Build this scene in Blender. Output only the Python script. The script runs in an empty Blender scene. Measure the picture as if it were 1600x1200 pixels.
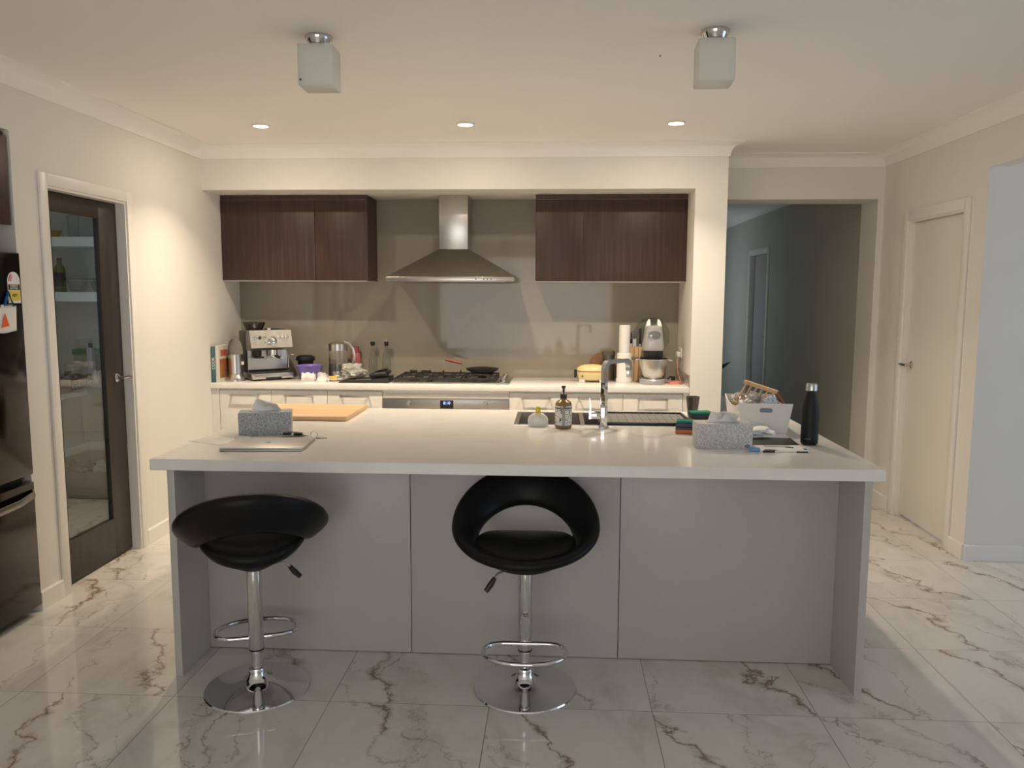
import bpy, bmesh, math, random
from mathutils import Vector, Matrix, noise
random.seed(7)
PI = math.pi
sc = bpy.context.scene
COL = sc.collection

# ------------------------------------------------------------------ camera
F, PITCH, YAW, ROLL, CH = 1246.7, .1130, .0543, .0037, 1.5548
def make_camera():
    cy, sy, cp, sp = math.cos(YAW), math.sin(YAW), math.cos(PITCH), math.sin(PITCH)
    fwd = Vector((-sy*cp, cy*cp, -sp)); right = Vector((cy, sy, 0)); up = right.cross(fwd)
    cr, sr = math.cos(ROLL), math.sin(ROLL)
    r2 = cr*right + sr*up; u2 = -sr*right + cr*up
    cam = bpy.data.cameras.new('camera'); o = bpy.data.objects.new('camera', cam); COL.objects.link(o)
    m = Matrix((r2, u2, -fwd)).transposed().to_4x4(); m.translation = (0, 0, CH)
    o.matrix_world = m
    cam.sensor_width = 36; cam.lens = F*36/1600; cam.clip_start = .05; cam.clip_end = 200
    sc.camera = o
make_camera()

# ------------------------------------------------------------------ light and exposure
sc.view_settings.view_transform = 'Standard'; sc.view_settings.look = 'None'
sc.view_settings.gamma = 1; sc.view_settings.exposure = 0.09; sc.view_settings.use_curve_mapping = False
sc.cycles.use_denoising = True
sc.cycles.max_bounces = 10; sc.cycles.diffuse_bounces = 9; sc.cycles.glossy_bounces = 5; sc.cycles.transmission_bounces = 10; sc.cycles.transparent_max_bounces = 16
sc.cycles.sample_clamp_indirect = 4
w = bpy.data.worlds.new('overcast_sky'); sc.world = w; w.use_nodes = True
w.node_tree.nodes['Background'].inputs[0].default_value = (.62, .74, .92, 1)
w.node_tree.nodes['Background'].inputs[1].default_value = .9
WARM = (1.0, .82, .61); DAY = (1.0, .955, .90)
def area(name, loc, size, power, col, direction, shape='RECTANGLE', size_y=None, spread=PI):
    l = bpy.data.lights.new(name, 'AREA'); l.shape = shape; l.size = size; l.energy = power; l.color = col; l.spread = spread
    if size_y: l.size_y = size_y
    o = bpy.data.objects.new(name, l); COL.objects.link(o); o.location = loc
    o.rotation_euler = Vector(direction).to_track_quat('-Z', 'Y').to_euler(); return o
CEIL = 2.58
DOWN = [(-1.826, 4.97), (-.561, 4.975), (.711, 4.985)]
for x, y in DOWN:
    area('downlight_lamp', (x, y, CEIL-.0105), .062, 13, WARM, (0, 0, -1), 'DISK', spread=math.radians(112))
    area('downlight_lamp', (x, y, CEIL-.0110), .062, 5.5, WARM, (0, 0, -1), 'DISK')
# daylight through the windows behind the camera and in the side room and hall, plus an added pantry fill
area('window_and_fill_light', (-.6, -3.38, 1.3), 3.4, 46, DAY, (0, 1, 0), size_y=1.9)
area('window_and_fill_light', (5.38, 2.2, 1.3), 2.6, 21, (.55, .73, 1), (-1, 0, 0), size_y=1.8)
area('window_and_fill_light', (-3.76, 4.35, 1.65), .7, 3.6, (.68, .84, 1), (1, 0, 0), size_y=.8)  # added fill to brighten the dark pantry, no window known there
area('window_and_fill_light', (1.2, 10.9, 1.35), .8, 4.2, (.84, .93, 1), (1, 0, 0), size_y=1.6)

# ------------------------------------------------------------------ materials
MATS = {}
def principled(name, col, rough=.5, metal=0, **kw):
    if name in MATS: return MATS[name]
    m = bpy.data.materials.new(name); m.use_nodes = True; b = m.node_tree.nodes['Principled BSDF']
    b.inputs['Base Color'].default_value = (*col, 1); b.inputs['Roughness'].default_value = rough; b.inputs['Metallic'].default_value = metal
    for k, v in kw.items(): b.inputs[k.replace('_', ' ')].default_value = v
    MATS[name] = m; return m
def nodes(m): return m.node_tree.nodes, m.node_tree.links, m.node_tree.nodes['Principled BSDF']
def N(m, t, **kw):
    n = m.node_tree.nodes.new(t)
    for k, v in kw.items(): setattr(n, k, v)
    return n
def ramp(m, fac, stops):
    r = N(m, 'ShaderNodeValToRGB'); e = r.color_ramp.elements
    while len(e) < len(stops): e.new(.5)
    for i, (p, c) in enumerate(stops):
        e[i].position = p; e[i].color = (*c, 1) if len(c) == 3 else c
    m.node_tree.links.new(fac, r.inputs[0]); return r.outputs[0]
def noise_tex(m, scale=(1, 1, 1), s=5, detail=4, rough=.5, dist=0, rot=(0, 0, 0), vec=None):
    mp = N(m, 'ShaderNodeMapping'); mp.inputs['Scale'].default_value = scale; mp.inputs['Rotation'].default_value = rot
    if vec is None:
        tc = N(m, 'ShaderNodeTexCoord'); vec = tc.outputs['Object']
    m.node_tree.links.new(vec, mp.inputs[0])
    n = N(m, 'ShaderNodeTexNoise'); n.inputs['Scale'].default_value = s; n.inputs['Detail'].default_value = detail
    n.inputs['Roughness'].default_value = rough; n.inputs['Distortion'].default_value = dist
    m.node_tree.links.new(mp.outputs[0], n.inputs['Vector']); return n
def mottled(name, c1, c2, rough=.5, s=5, scale=(1, 1, 1), detail=4, metal=0, bump=0, lo=.35, hi=.65, **kw):
    if name in MATS: return MATS[name]
    m = principled(name, c1, rough, metal, **kw); n, l, b = nodes(m)
    t = noise_tex(m, scale, s, detail)
    l.new(ramp(m, t.outputs['Fac'], [(lo, c1), (hi, c2)]), b.inputs['Base Color'])
    if bump:
        bp = N(m, 'ShaderNodeBump'); bp.inputs['Strength'].default_value = bump; bp.inputs['Distance'].default_value = .002
        l.new(t.outputs['Fac'], bp.inputs['Height']); l.new(bp.outputs[0], b.inputs['Normal'])
    return m
M_WALL = mottled('wall_paint', (.75, .73, .68), (.765, .745, .695), .7, s=3)
M_CEIL = mottled('ceiling_paint', (.87, .85, .82), (.88, .86, .83), .85, s=2)
M_TRIM = principled('gloss_trim_paint', (.80, .78, .74), .35)
M_DOOR = principled('painted_door', (.77, .75, .69), .4)
M_LAM = mottled('pale_laminate', (.68, .655, .61), (.70, .675, .63), .38, s=60)
M_ISL = mottled('island_laminate', (.47, .455, .435), (.49, .475, .455), .34, s=300, scale=(.1, 1, 2))
M_STONE = mottled('white_stone', (.79, .775, .75), (.83, .815, .79), .09, s=9, detail=6)
M_EDGE = principled('white_melamine', (.8, .79, .76), .4)
M_STEEL = mottled('brushed_steel', (.52, .50, .47), (.60, .58, .55), .28, s=40, scale=(1, 1, 30), metal=1)
M_STEELD = mottled('satin_hood_steel', (.19, .18, .155), (.22, .205, .18), .34, s=30, scale=(1, 20, 1), metal=1)
M_CHROME = principled('chrome', (.72, .72, .73), .06, 1)
M_LEATHER = mottled('black_leatherette', (.008, .008, .009), (.010, .010, .011), .36, s=180, bump=.2, Specular_IOR_Level=.15)
M_BLACK = principled('black_plastic', (.012, .012, .013), .35)
M_BLACKM = principled('matt_black', (.010, .011, .012), .5, Specular_IOR_Level=.3)
M_IRON = principled('cast_iron', (.02, .02, .02), .6)
M_WHITEP = principled('white_plastic', (.75, .74, .72), .35)
M_PAPER = principled('white_paper', (.80, .79, .77), .8)
M_TISSUE = principled('soft_tissue', (.86, .85, .84), .9)
M_FROST = principled('frosted_glass', (.84, .85, .80), .45, Transmission_Weight=.35)
M_GLASS = principled('clear_glass', (.97, .98, .98), .01, Transmission_Weight=1, IOR=1.45)
M_CLEAR = principled('clear_plastic', (.9, .9, .9), .08, Transmission_Weight=.96, IOR=1.2)
M_ALU = principled('aluminium', (.58, .56, .54), .35, .75)
M_ENAMEL = principled('pendant_canopy_chrome', (.6, .58, .55), .12, 1)
def thin_glass(name, tint, refl=1.0):
    m = bpy.data.materials.new(name); m.use_nodes = True; nt = m.node_tree; nt.nodes.clear()
    o = nt.nodes.new('ShaderNodeOutputMaterial'); mx = nt.nodes.new('ShaderNodeMixShader'); t = nt.nodes.new('ShaderNodeBsdfTransparent')
    g = nt.nodes.new('ShaderNodeBsdfGlossy'); f = nt.nodes.new('ShaderNodeFresnel'); ge = nt.nodes.new('ShaderNodeNewGeometry'); mi = nt.nodes.new('ShaderNodeMath'); mi.operation = 'MULTIPLY_ADD'; mi.inputs[1].default_value = 1/1.5-1.5; mi.inputs[2].default_value = 1.5
    nt.links.new(ge.outputs['Backfacing'], mi.inputs[0]); nt.links.new(mi.outputs[0], f.inputs[0])   # same index from either side of the pane
    t.inputs[0].default_value = (*tint, 1); g.inputs['Roughness'].default_value = .01; g.inputs[0].default_value = (refl, refl, refl, 1)
    nt.links.new(f.outputs[0], mx.inputs[0]); nt.links.new(t.outputs[0], mx.inputs[1]); nt.links.new(g.outputs[0], mx.inputs[2]); nt.links.new(mx.outputs[0], o.inputs[0])
    return m
M_PANE = thin_glass('window_pane', (.90, .93, .92))
M_JARG = thin_glass('thin_jar_glass', (.85, .88, .87))
def emit(name, col, s):
    m = principled(name, (0, 0, 0), .5); m.node_tree.nodes['Principled BSDF'].inputs['Emission Color'].default_value = (*col, 1)
    m.node_tree.nodes['Principled BSDF'].inputs['Emission Strength'].default_value = s; return m
M_LENS = emit('lit_downlight_lens', (1, .88, .68), 9)
M_DIGIT = emit('blue_display_digits', (.35, .45, 1), 2.5)
def wood(name, c1, c2, c3, s=14, scale=(1, 1, .06), rough=.4):
    m = principled(name, c1, rough); n, l, b = nodes(m)
    t = noise_tex(m, scale, s, 8, .65, .2)
    l.new(ramp(m, t.outputs['Fac'], [(.32, c1), (.5, c2), (.68, c3)]), b.inputs['Base Color']); return m
M_WENGE = wood('dark_walnut_laminate', (.034, .016, .012), (.050, .024, .017), (.074, .038, .028), s=42, scale=(1, 1, .03), rough=.45)
M_BROWND = wood('dark_brown_frame', (.021, .015, .012), (.029, .021, .017), (.036, .027, .022), s=20, scale=(1, 1, .05), rough=.4)
M_BAMBOO = wood('bamboo', (.60, .38, .19), (.68, .45, .245), (.72, .50, .30), s=20, scale=(.12, 1, 1), rough=.45)
M_PINE = wood('pale_pine', (.52, .33, .17), (.62, .42, .23), (.68, .48, .28), s=20, scale=(1, 1, .2))
M_RED_WOOD = principled('reddish_wood', (.26, .085, .04), .4)
M_SPLASH = principled('greige_back_painted_glass', (.29, .262, .212), .05, Specular_IOR_Level=.38)
M_FRIDGE = principled('black_steel', (.034, .030, .027), .13, .9)
M_FRIDGED = principled('black_gasket', (.01, .01, .01), .6)

def floor_mat():
    m = principled('marble_tile', (.6, .58, .54), .05); nd, l, b = nodes(m)
    tc = N(m, 'ShaderNodeTexCoord'); sep = N(m, 'ShaderNodeSeparateXYZ'); l.new(tc.outputs['Object'], sep.inputs[0])
    def math_(op, a, bb=None):
        n = N(m, 'ShaderNodeMath', operation=op)
        for i, v in enumerate((a, bb)):
            if v is None: continue
            if isinstance(v, (int, float)): n.inputs[i].default_value = v
            else: l.new(v, n.inputs[i])
        return n.outputs[0]
    u = math_('DIVIDE', math_('ADD', sep.outputs[0], .85), .6125); v = math_('DIVIDE', math_('SUBTRACT', sep.outputs[1], 2.857), .607)
    fu, fv = math_('FRACT', u), math_('FRACT', v)
    iu, iv = math_('FLOOR', u), math_('FLOOR', v)
    du = math_('MINIMUM', fu, math_('SUBTRACT', 1, fu)); dv = math_('MINIMUM', fv, math_('SUBTRACT', 1, fv))
    g = math_('LESS_THAN', math_('MINIMUM', du, dv), .0024)
    cb = N(m, 'ShaderNodeCombineXYZ'); l.new(iu, cb.inputs[0]); l.new(iv, cb.inputs[1])
    wn = N(m, 'ShaderNodeTexWhiteNoise', noise_dimensions='2D'); l.new(cb.outputs[0], wn.inputs['Vector'])
    sc_ = N(m, 'ShaderNodeVectorMath', operation='SCALE'); l.new(wn.outputs['Color'], sc_.inputs[0]); sc_.inputs['Scale'].default_value = 7
    ad = N(m, 'ShaderNodeVectorMath', operation='ADD'); l.new(tc.outputs['Object'], ad.inputs[0]); l.new(sc_.outputs[0], ad.inputs[1])
    vec = ad.outputs[0]
    base = noise_tex(m, (1.5, .8, 1), 3.2, 6, .6, .6, (0, 0, .35), vec)
    cbase = ramp(m, base.outputs['Fac'], [(.25, (.52, .495, .455)), (.45, (.645, .625, .59)), (.7, (.69, .67, .635))])
    # long ragged veins running mostly towards the camera
    sw = N(m, 'ShaderNodeSeparateColor'); l.new(wn.outputs['Color'], sw.inputs[0])
    pu, pv = math_('MULTIPLY', math_('SUBTRACT', fu, .5), .6125), math_('MULTIPLY', math_('SUBTRACT', fv, .5), .607)
    wob = noise_tex(m, (1, 1, 1), 3.0, 8, .62, .2, (0, 0, 0), vec); wmod = noise_tex(m, (1, 1, 1), 9, 3, .6, 0, (0, 0, 0), vec)
    def vein(nx, ny, off, offs, amp, width):
        # one ragged line per tile, running across the tile at the angle given by its normal
        d = math_('ADD', math_('MULTIPLY', pu, nx), math_('MULTIPLY', pv, ny))
        d = math_('ADD', d, math_('MULTIPLY', math_('SUBTRACT', off, .5), offs))
        d = math_('ADD', d, math_('MULTIPLY', math_('SUBTRACT', wob.outputs['Fac'], .5), amp))
        wd = math_('MULTIPLY', math_('POWER', wmod.outputs['Fac'], 3), width*8)
        return math_('SUBTRACT', 1, math_('MINIMUM', math_('DIVIDE', math_('ABSOLUTE', d), math_('ADD', wd, .0008)), 1))
    v1 = vein(.94, .34, sw.outputs[0], .40, .50, .026)
    v1b = vein(.94, .34, sw.outputs[0], .40, .50, .0075)
    v2 = vein(.88, .47, sw.outputs[1], .50, .65, .009)
    v4 = vein(.97, .24, sw.outputs[2], .60, -.60, .005)
    v3 = vein(.94, .34, sw.outputs[1], .5, .5, .07)
    mask = noise_tex(m, (1, 1, 1), 2.1, 2, .5, 0, (0, 0, 0), vec)
    mk = ramp(m, mask.outputs['Fac'], [(.38, (.35, .35, .35)), (.50, (1, 1, 1))])
    mk2 = ramp(m, mask.outputs['Fac'], [(.46, (1, 1, 1)), (.60, (.1, .1, .1))])
    def mix(fac, a, col):
        x = N(m, 'ShaderNodeMix', data_type='RGBA'); l.new(fac, x.inputs[0]); l.new(a, x.inputs[6])
        if isinstance(col, tuple): x.inputs[7].default_value = (*col, 1)
        else: l.new(col, x.inputs[7])
        return x.outputs[2]
    c = mix(math_('MULTIPLY', v3, .30), cbase, (.42, .38, .33))
    c = mix(math_('MULTIPLY', v4, .5), c, (.22, .17, .13))
    c = mix(math_('MULTIPLY', math_('MULTIPLY', v1, mk), .8), c, (.36, .26, .19))
    c = mix(math_('MULTIPLY', math_('MULTIPLY', v1b, mk), .8), c, (.16, .11, .08))
    c = mix(math_('MULTIPLY', math_('MULTIPLY', v2, mk2), .65), c, (.21, .18, .155))
    c = mix(math_('MULTIPLY', g, .9), c, (.17, .15, .125))
    l.new(c, b.inputs['Base Color'])
    l.new(math_('ADD', math_('MULTIPLY', g, .4), .045), b.inputs['Roughness'])
    return m
M_FLOOR = floor_mat()
def pattern_mat(name, base, ink, s, thr=.08):
    m = principled(name, base, .6); n, l, b = nodes(m)
    tc = N(m, 'ShaderNodeTexCoord'); v = N(m, 'ShaderNodeTexVoronoi', feature='DISTANCE_TO_EDGE'); v.inputs['Scale'].default_value = s
    nz = noise_tex(m, (1, 1, 1), s*.5, 2, .5); add = N(m, 'ShaderNodeVectorMath', operation='ADD')
    scl = N(m, 'ShaderNodeVectorMath', operation='SCALE'); scl.inputs['Scale'].default_value = .03
    l.new(nz.outputs['Color'], scl.inputs[0]); l.new(tc.outputs['Object'], add.inputs[0]); l.new(scl.outputs[0], add.inputs[1]); l.new(add.outputs[0], v.inputs['Vector'])
    l.new(ramp(m, v.outputs['Distance'], [(thr*.5, ink), (thr, base)]), b.inputs['Base Color']); return m
M_TBOX = pattern_mat('blue_grey_squiggle_card', (.27, .30, .335), (.44, .46, .48), 75, .13)
M_TBOX2 = pattern_mat('pale_grey_squiggle_card', (.42, .43, .45), (.60, .61, .62), 75, .13)
M_LABEL = pattern_mat('black_and_white_floral_label', (.70, .69, .65), (.04, .04, .04), 42, .05)
M_COVER = mottled('cookbook_food_photo', (.55, .14, .06), (.12, .16, .06), .35, s=22, detail=3)

# ------------------------------------------------------------------ geometry helpers
class B:
    def __init__(s): s.bm = bmesh.new()
    def box(s, x0, x1, y0, y1, z0, z1, bev=0, seg=2, mat=None):
        r = bmesh.ops.create_cube(s.bm, size=1); vs = r['verts']
        bmesh.ops.scale(s.bm, vec=(abs(x1-x0), abs(y1-y0), abs(z1-z0)), verts=vs)
        bmesh.ops.translate(s.bm, vec=((x0+x1)/2, (y0+y1)/2, (z0+z1)/2), verts=vs)
        if mat is not None: bmesh.ops.transform(s.bm, matrix=mat, verts=vs)
        if bev:
            es = list({e for v in vs for e in v.link_edges})
            bmesh.ops.bevel(s.bm, geom=es, offset=bev, segments=seg, affect='EDGES', profile=.5)
        return s
    def lathe(s, prof, c=(0, 0, 0), seg=32, mat=None, sx=1, sy=1, caps=True):
        rings = []
        for r, z in prof:
            r = max(r, 1e-5); ring = []
            for i in range(seg):
                a = 2*PI*i/seg; p = Vector((r*math.cos(a)*sx, r*math.sin(a)*sy, z))
                if mat is not None: p = mat @ p
                ring.append(s.bm.verts.new(p+Vector(c)))
            rings.append(ring)
        for a, b in zip(rings, rings[1:]):
            for i in range(seg): s.bm.faces.new((a[i], a[(i+1) % seg], b[(i+1) % seg], b[i]))
        if caps:
            s.bm.faces.new(list(reversed(rings[0]))); s.bm.faces.new(rings[-1])
        return s
    def tube(s, pts, r, seg=10, closed=False, flat=None):
        pts = [Vector(p) for p in pts]; n = len(pts); rings = []
        prevn = None
        for i, p in enumerate(pts):
            if closed: t = (pts[(i+1) % n]-pts[i-1]).normalized()
            else: t = (pts[min(i+1, n-1)]-pts[max(i-1, 0)]).normalized()
            if prevn is None:
                ref = Vector((0, 0, 1)) if abs(t.z) < .9 else Vector((1, 0, 0)); nn = (ref-t*ref.dot(t)).normalized()
            else: nn = (prevn-t*prevn.dot(t)).normalized()
            prevn = nn; bn = t.cross(nn); rr = r[i] if isinstance(r, (list, tuple)) else r
            fx, fy = flat if flat else (1, 1)
            rings.append([s.bm.verts.new(p+rr*(fx*math.cos(2*PI*k/seg)*nn+fy*math.sin(2*PI*k/seg)*bn)) for k in range(seg)])
        m = n if closed else n-1
        for i in range(m):
            a, b = rings[i], rings[(i+1) % n]
            for k in range(seg): s.bm.faces.new((a[k], a[(k+1) % seg], b[(k+1) % seg], b[k]))
        if not closed: s.bm.faces.new(list(reversed(rings[0]))); s.bm.faces.new(rings[-1])
        return s
    def prism(s, poly, axis, a0, a1):
        """poly: 2D points in the two remaining axes (in xyz order), extruded along axis from a0 to a1"""
        def P(p, a):
            if axis == 'x': return (a, p[0], p[1])
            if axis == 'y': return (p[0], a, p[1])
            return (p[0], p[1], a)
        v0 = [s.bm.verts.new(P(p, a0)) for p in poly]; v1 = [s.bm.verts.new(P(p, a1)) for p in poly]; n = len(poly)
        for i in range(n): s.bm.faces.new((v0[i], v0[(i+1) % n], v1[(i+1) % n], v1[i]))
        s.bm.faces.new(list(reversed(v0))); s.bm.faces.new(v1); return s
    def loft(s, rings):
        R = [[s.bm.verts.new(p) for p in r] for r in rings]; n = len(R[0])
        for a, b in zip(R, R[1:]):
            for i in range(n): s.bm.faces.new((a[i], a[(i+1) % n], b[(i+1) % n], b[i]))
        s.bm.faces.new(list(reversed(R[0]))); s.bm.faces.new(R[-1]); return s
    def grid(s, f, nu, nv):
        V = [[s.bm.verts.new(f(i/nu, j/nv)) for j in range(nv+1)] for i in range(nu+1)]
        for i in range(nu):
            for j in range(nv): s.bm.faces.new((V[i][j], V[i+1][j], V[i+1][j+1], V[i][j+1]))
        return s
    def lump(s, c, r, amp, freq, sub=4, flat_bottom=True, seed=0, power=1):
        q = bmesh.ops.create_icosphere(s.bm, subdivisions=sub, radius=1)
        for v in q['verts']:
            d = v.co.normalized(); nz = noise.fractal(d*freq+Vector((seed, seed*.7, 3)), .9, 2.1, 3)*.75-.12*abs(noise.noise(d*freq*2.3))
            d = d*(1+amp*nz); p = Vector((d.x*r[0], d.y*r[1], d.z*r[2]))
            if flat_bottom and p.z < -.75*r[2]*.9: p.z = -.75*r[2]*.9
            v.co = p+Vector(c)
        return s
    def done(s, name, mat, parent=None, solid=0, sub=0, smooth=True, loc=None, ang=.6, recalc=True):
        if recalc: bmesh.ops.recalc_face_normals(s.bm, faces=s.bm.faces)
        me = bpy.data.meshes.new(name); s.bm.to_mesh(me); s.bm.free(); me.materials.append(mat)
        if smooth:
            for p in me.polygons: p.use_smooth = True
            me.set_sharp_from_angle(angle=ang)
        o = bpy.data.objects.new(name, me); COL.objects.link(o)
        if parent: o.parent = parent
        if loc: o.location = loc
        if solid:
            md = o.modifiers.new('thickness', 'SOLIDIFY'); md.thickness = solid; md.offset = 0
        if sub:
            md = o.modifiers.new('smooth', 'SUBSURF'); md.levels = sub; md.render_levels = sub
        return o
def T(name, label, cat, loc=(0, 0, 0), rz=0, group=None, kind=None):
    o = bpy.data.objects.new(name, None); COL.objects.link(o); o.location = loc; o.rotation_euler = (0, 0, rz); o.empty_display_size = .05
    if kind: o['kind'] = kind
    if label: o['label'] = label
    if cat: o['category'] = cat
    if group: o['group'] = group
    return o
def tag(o, label, cat, group=None):
    o['label'] = label; o['category'] = cat
    if group: o['group'] = group
    return o
def struct(o): o['kind'] = 'structure'; return o
def text_obj(s, size, mat, parent, loc, rot, name='lettering', ext=.0004):
    c = bpy.data.curves.new(name, 'FONT'); c.body = s; c.size = size; c.extrude = ext; c.align_x = 'CENTER'; c.align_y = 'CENTER'
    t = bpy.data.objects.new(name, c); COL.objects.link(t); dg = bpy.context.evaluated_depsgraph_get(); dg.update()
    me = bpy.data.meshes.new_from_object(t.evaluated_get(dg)); bpy.data.objects.remove(t); bpy.data.curves.remove(c)
    me.materials.clear(); me.materials.append(mat); o = bpy.data.objects.new(name, me); COL.objects.link(o)
    o.parent = parent; o.location = loc; o.rotation_euler = rot; return o
def copy_tree(o, parent=None):
    c = o.copy(); COL.objects.link(c); c.parent = parent
    for ch in [x for x in bpy.data.objects if x.parent == o]: copy_tree(ch, c)
    return c
def arc(cx, cy, r, a0, a1, n): return [(cx+r*math.cos(a0+(a1-a0)*i/n), cy+r*math.sin(a0+(a1-a0)*i/n)) for i in range(n+1)]

# ------------------------------------------------------------------ room shell
WL, WR, YB, YN, YH = -2.51, 2.415, 6.265, 5.645, 6.15
SOF, NIBL, NIBR = 2.275, .948, 1.167
struct(B().box(-4.0, 5.6, -3.6, 12.4, -.1, 0).done('floor', M_FLOOR))
struct(B().box(-4.0, 5.6, -3.6, 4.8, CEIL, CEIL+.1).box(-4.0, 2.56, 4.8, 12.4, CEIL, CEIL+.1).done('ceiling', M_CEIL))
# left wall with the refrigerator niche and the pantry doorway
b = B(); x0, x1 = WL-.1, WL
b.box(x0, x1, -3.5, 2.66, 0, CEIL).box(x0, x1, 2.66, 3.63, 2.29, CEIL).box(x0, x1, 3.63, 3.87, 0, CEIL)
b.box(x0, x1, 3.87, 4.60, 2.075, CEIL).box(x0, x1, 4.60, YB+.1, 0, CEIL)
b.box(-3.35, x0, 3.63, 3.73, 0, CEIL).box(-3.35, x0, 2.56, 2.66, 0, CEIL).box(-3.45, -3.35, 2.56, 3.73, 0, CEIL)
b.box(-3.35, x0, 2.66, 3.63, 2.29, CEIL)
struct(b.done('wall_left', M_WALL))
b = B(); b.box(-3.9, -3.8, 3.63, 4.0, 0, CEIL).box(-3.9, -3.8, 4.7, 5.98, 0, CEIL).box(-3.9, -3.8, 4.0, 4.7, 0, 1.25).box(-3.9, -3.8, 4.0, 4.7, 2.05, CEIL).box(-3.8, x0, 5.9, 5.98, 0, CEIL).box(-3.8, -3.45, 3.63, 3.73, 0, CEIL)
struct(b.done('wall_pantry', M_WALL))
# cooking recess: back wall, bulkhead, end wall
struct(B().box(WL-.1, NIBL, YB, YB+.1, 0, CEIL).box(WL, NIBL, YN, YB, SOF, CEIL).box(NIBL, NIBR, YN, 6.47, 0, CEIL).done('wall_back', M_WALL))
struct(B().box(NIBR, 2.37, YH, 6.47, 2.257, CEIL).box(2.37, WR+.1, YH, 6.47, 0, CEIL).done('wall_hall_opening', M_WALL))
b = B(); xr = WR+.1
b.box(WR, xr, 4.705, 4.94, 0, CEIL).box(WR, xr, 4.94, 5.70, 2.06, CEIL).box(WR, xr, 5.70, YH, 0, CEIL)
b.box(WR, xr, .6, 4.705, 2.268, CEIL).box(WR, xr, -3.5, .6, 0, CEIL)
struct(b.done('wall_right', M_WALL))
struct(B().box(xr, 5.5, 4.705, 4.805, 0, CEIL).done('wall_side_room', M_WALL))
struct(B().box(xr, 5.5, .5, 4.705, 2.268, 2.33).done('ceiling_side_room', M_CEIL))
struct(B().box(xr, 5.5, .5, .6, 0, CEIL).done('wall_side_room_near', M_WALL))
b = B().box(5.4, 5.5, .6, .9, 0, 2.268).box(5.4, 5.5, 3.5, 4.705, 0, 2.268).box(5.4, 5.5, .9, 3.5, 0, .4).box(5.4, 5.5, .9, 3.5, 2.2, 2.268)
struct(b.done('wall_side_room_right', M_WALL))
b = B().box(WL-.1, -2.3, -3.5, -3.4, 0, CEIL).box(1.1, xr, -3.5, -3.4, 0, CEIL).box(-2.3, 1.1, -3.5, -3.4, 0, .35).box(-2.3, 1.1, -3.5, -3.4, 2.25, CEIL)
struct(b.done('wall_front', M_WALL))
# hallway beyond the opening
b = B(); hx = 2.43
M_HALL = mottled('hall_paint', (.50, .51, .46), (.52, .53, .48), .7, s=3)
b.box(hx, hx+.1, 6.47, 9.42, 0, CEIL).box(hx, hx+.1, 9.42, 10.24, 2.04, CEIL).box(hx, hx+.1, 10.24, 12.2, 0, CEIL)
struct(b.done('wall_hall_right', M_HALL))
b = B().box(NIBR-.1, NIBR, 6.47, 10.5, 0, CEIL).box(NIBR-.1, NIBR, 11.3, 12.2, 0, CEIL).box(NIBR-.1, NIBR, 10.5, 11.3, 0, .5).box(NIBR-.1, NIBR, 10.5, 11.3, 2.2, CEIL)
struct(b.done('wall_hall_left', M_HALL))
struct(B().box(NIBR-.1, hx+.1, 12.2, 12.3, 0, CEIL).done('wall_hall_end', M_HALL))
def window(n, x0, x1, y0, y1, z0, z1, axis, mull):
    r = T('window_%d' % n, None, None, kind='structure'); f = B(); t = .05
    if axis == 'y':
        f.box(x0, x1, y0, y1, z0, z0+t).box(x0, x1, y0, y1, z1-t, z1).box(x0, x0+t, y0, y1, z0+t, z1-t).box(x1-t, x1, y0, y1, z0+t, z1-t)
        for k in range(1, mull): xm = x0+(x1-x0)*k/mull; f.box(xm-t/2, xm+t/2, y0, y1, z0+t, z1-t)
        ym = (y0+y1)/2; f.done('window_frame', M_TRIM, r); B().box(x0+t, x1-t, ym-.003, ym+.003, z0+t, z1-t).done('pane', M_PANE, r)
    else:
        f.box(x0, x1, y0, y1, z0, z0+t).box(x0, x1, y0, y1, z1-t, z1).box(x0, x1, y0, y0+t, z0+t, z1-t).box(x0, x1, y1-t, y1, z0+t, z1-t)
        for k in range(1, mull): ym = y0+(y1-y0)*k/mull; f.box(x0, x1, ym-t/2, ym+t/2, z0+t, z1-t)
        xm = (x0+x1)/2; f.done('window_frame', M_TRIM, r); B().box(xm-.003, xm+.003, y0+t, y1-t, z0+t, z1-t).done('pane', M_PANE, r)
window(1, -2.3, 1.1, -3.48, -3.42, .35, 2.25, 'y', 3)
window(2, 5.42, 5.48, .9, 3.5, .4, 2.2, 'x', 2)
window(4, -3.88, -3.82, 4.0, 4.7, 1.25, 2.05, 'x', 1)  # invented pantry window, added to carry the fill light
window(3, NIBR-.08, NIBR-.02, 10.5, 11.3, .5, 2.2, 'x', 1)

def sweep(path, prof, closed=False):
    """path: plan polyline with the room on its right hand; prof: (offset into room, z)"""
    b = B(); n = len(path); P = [Vector(p) for p in path]; rings = []
    for i in range(n):
        d0 = (P[i]-P[i-1]).normalized() if i > 0 else None; d1 = (P[i+1]-P[i]).normalized() if i < n-1 else None
        if d0 is None: d0 = d1
        if d1 is None: d1 = d0
        n0, n1 = Vector((d0.y, -d0.x)), Vector((d1.y, -d1.x)); mm = (n0+n1).normalized(); k = 1/max(.2, mm.dot(n0))
        rings.append([(P[i].x+mm.x*o*k, P[i].y+mm.y*o*k, z) for o, z in prof])
    b.loft(rings); return b
cove = [(0, CEIL), (0, CEIL-.092), (.010, CEIL-.092)]+[(.010+.076*(1-math.cos(a)), CEIL-.086+.076*math.sin(a)) for a in [PI/2*i/8 for i in range(9)]]+[(.092, CEIL-.008), (.092, CEIL)]
M_CORN = principled('cornice_paint', (.87, .85, .81), .7)
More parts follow.
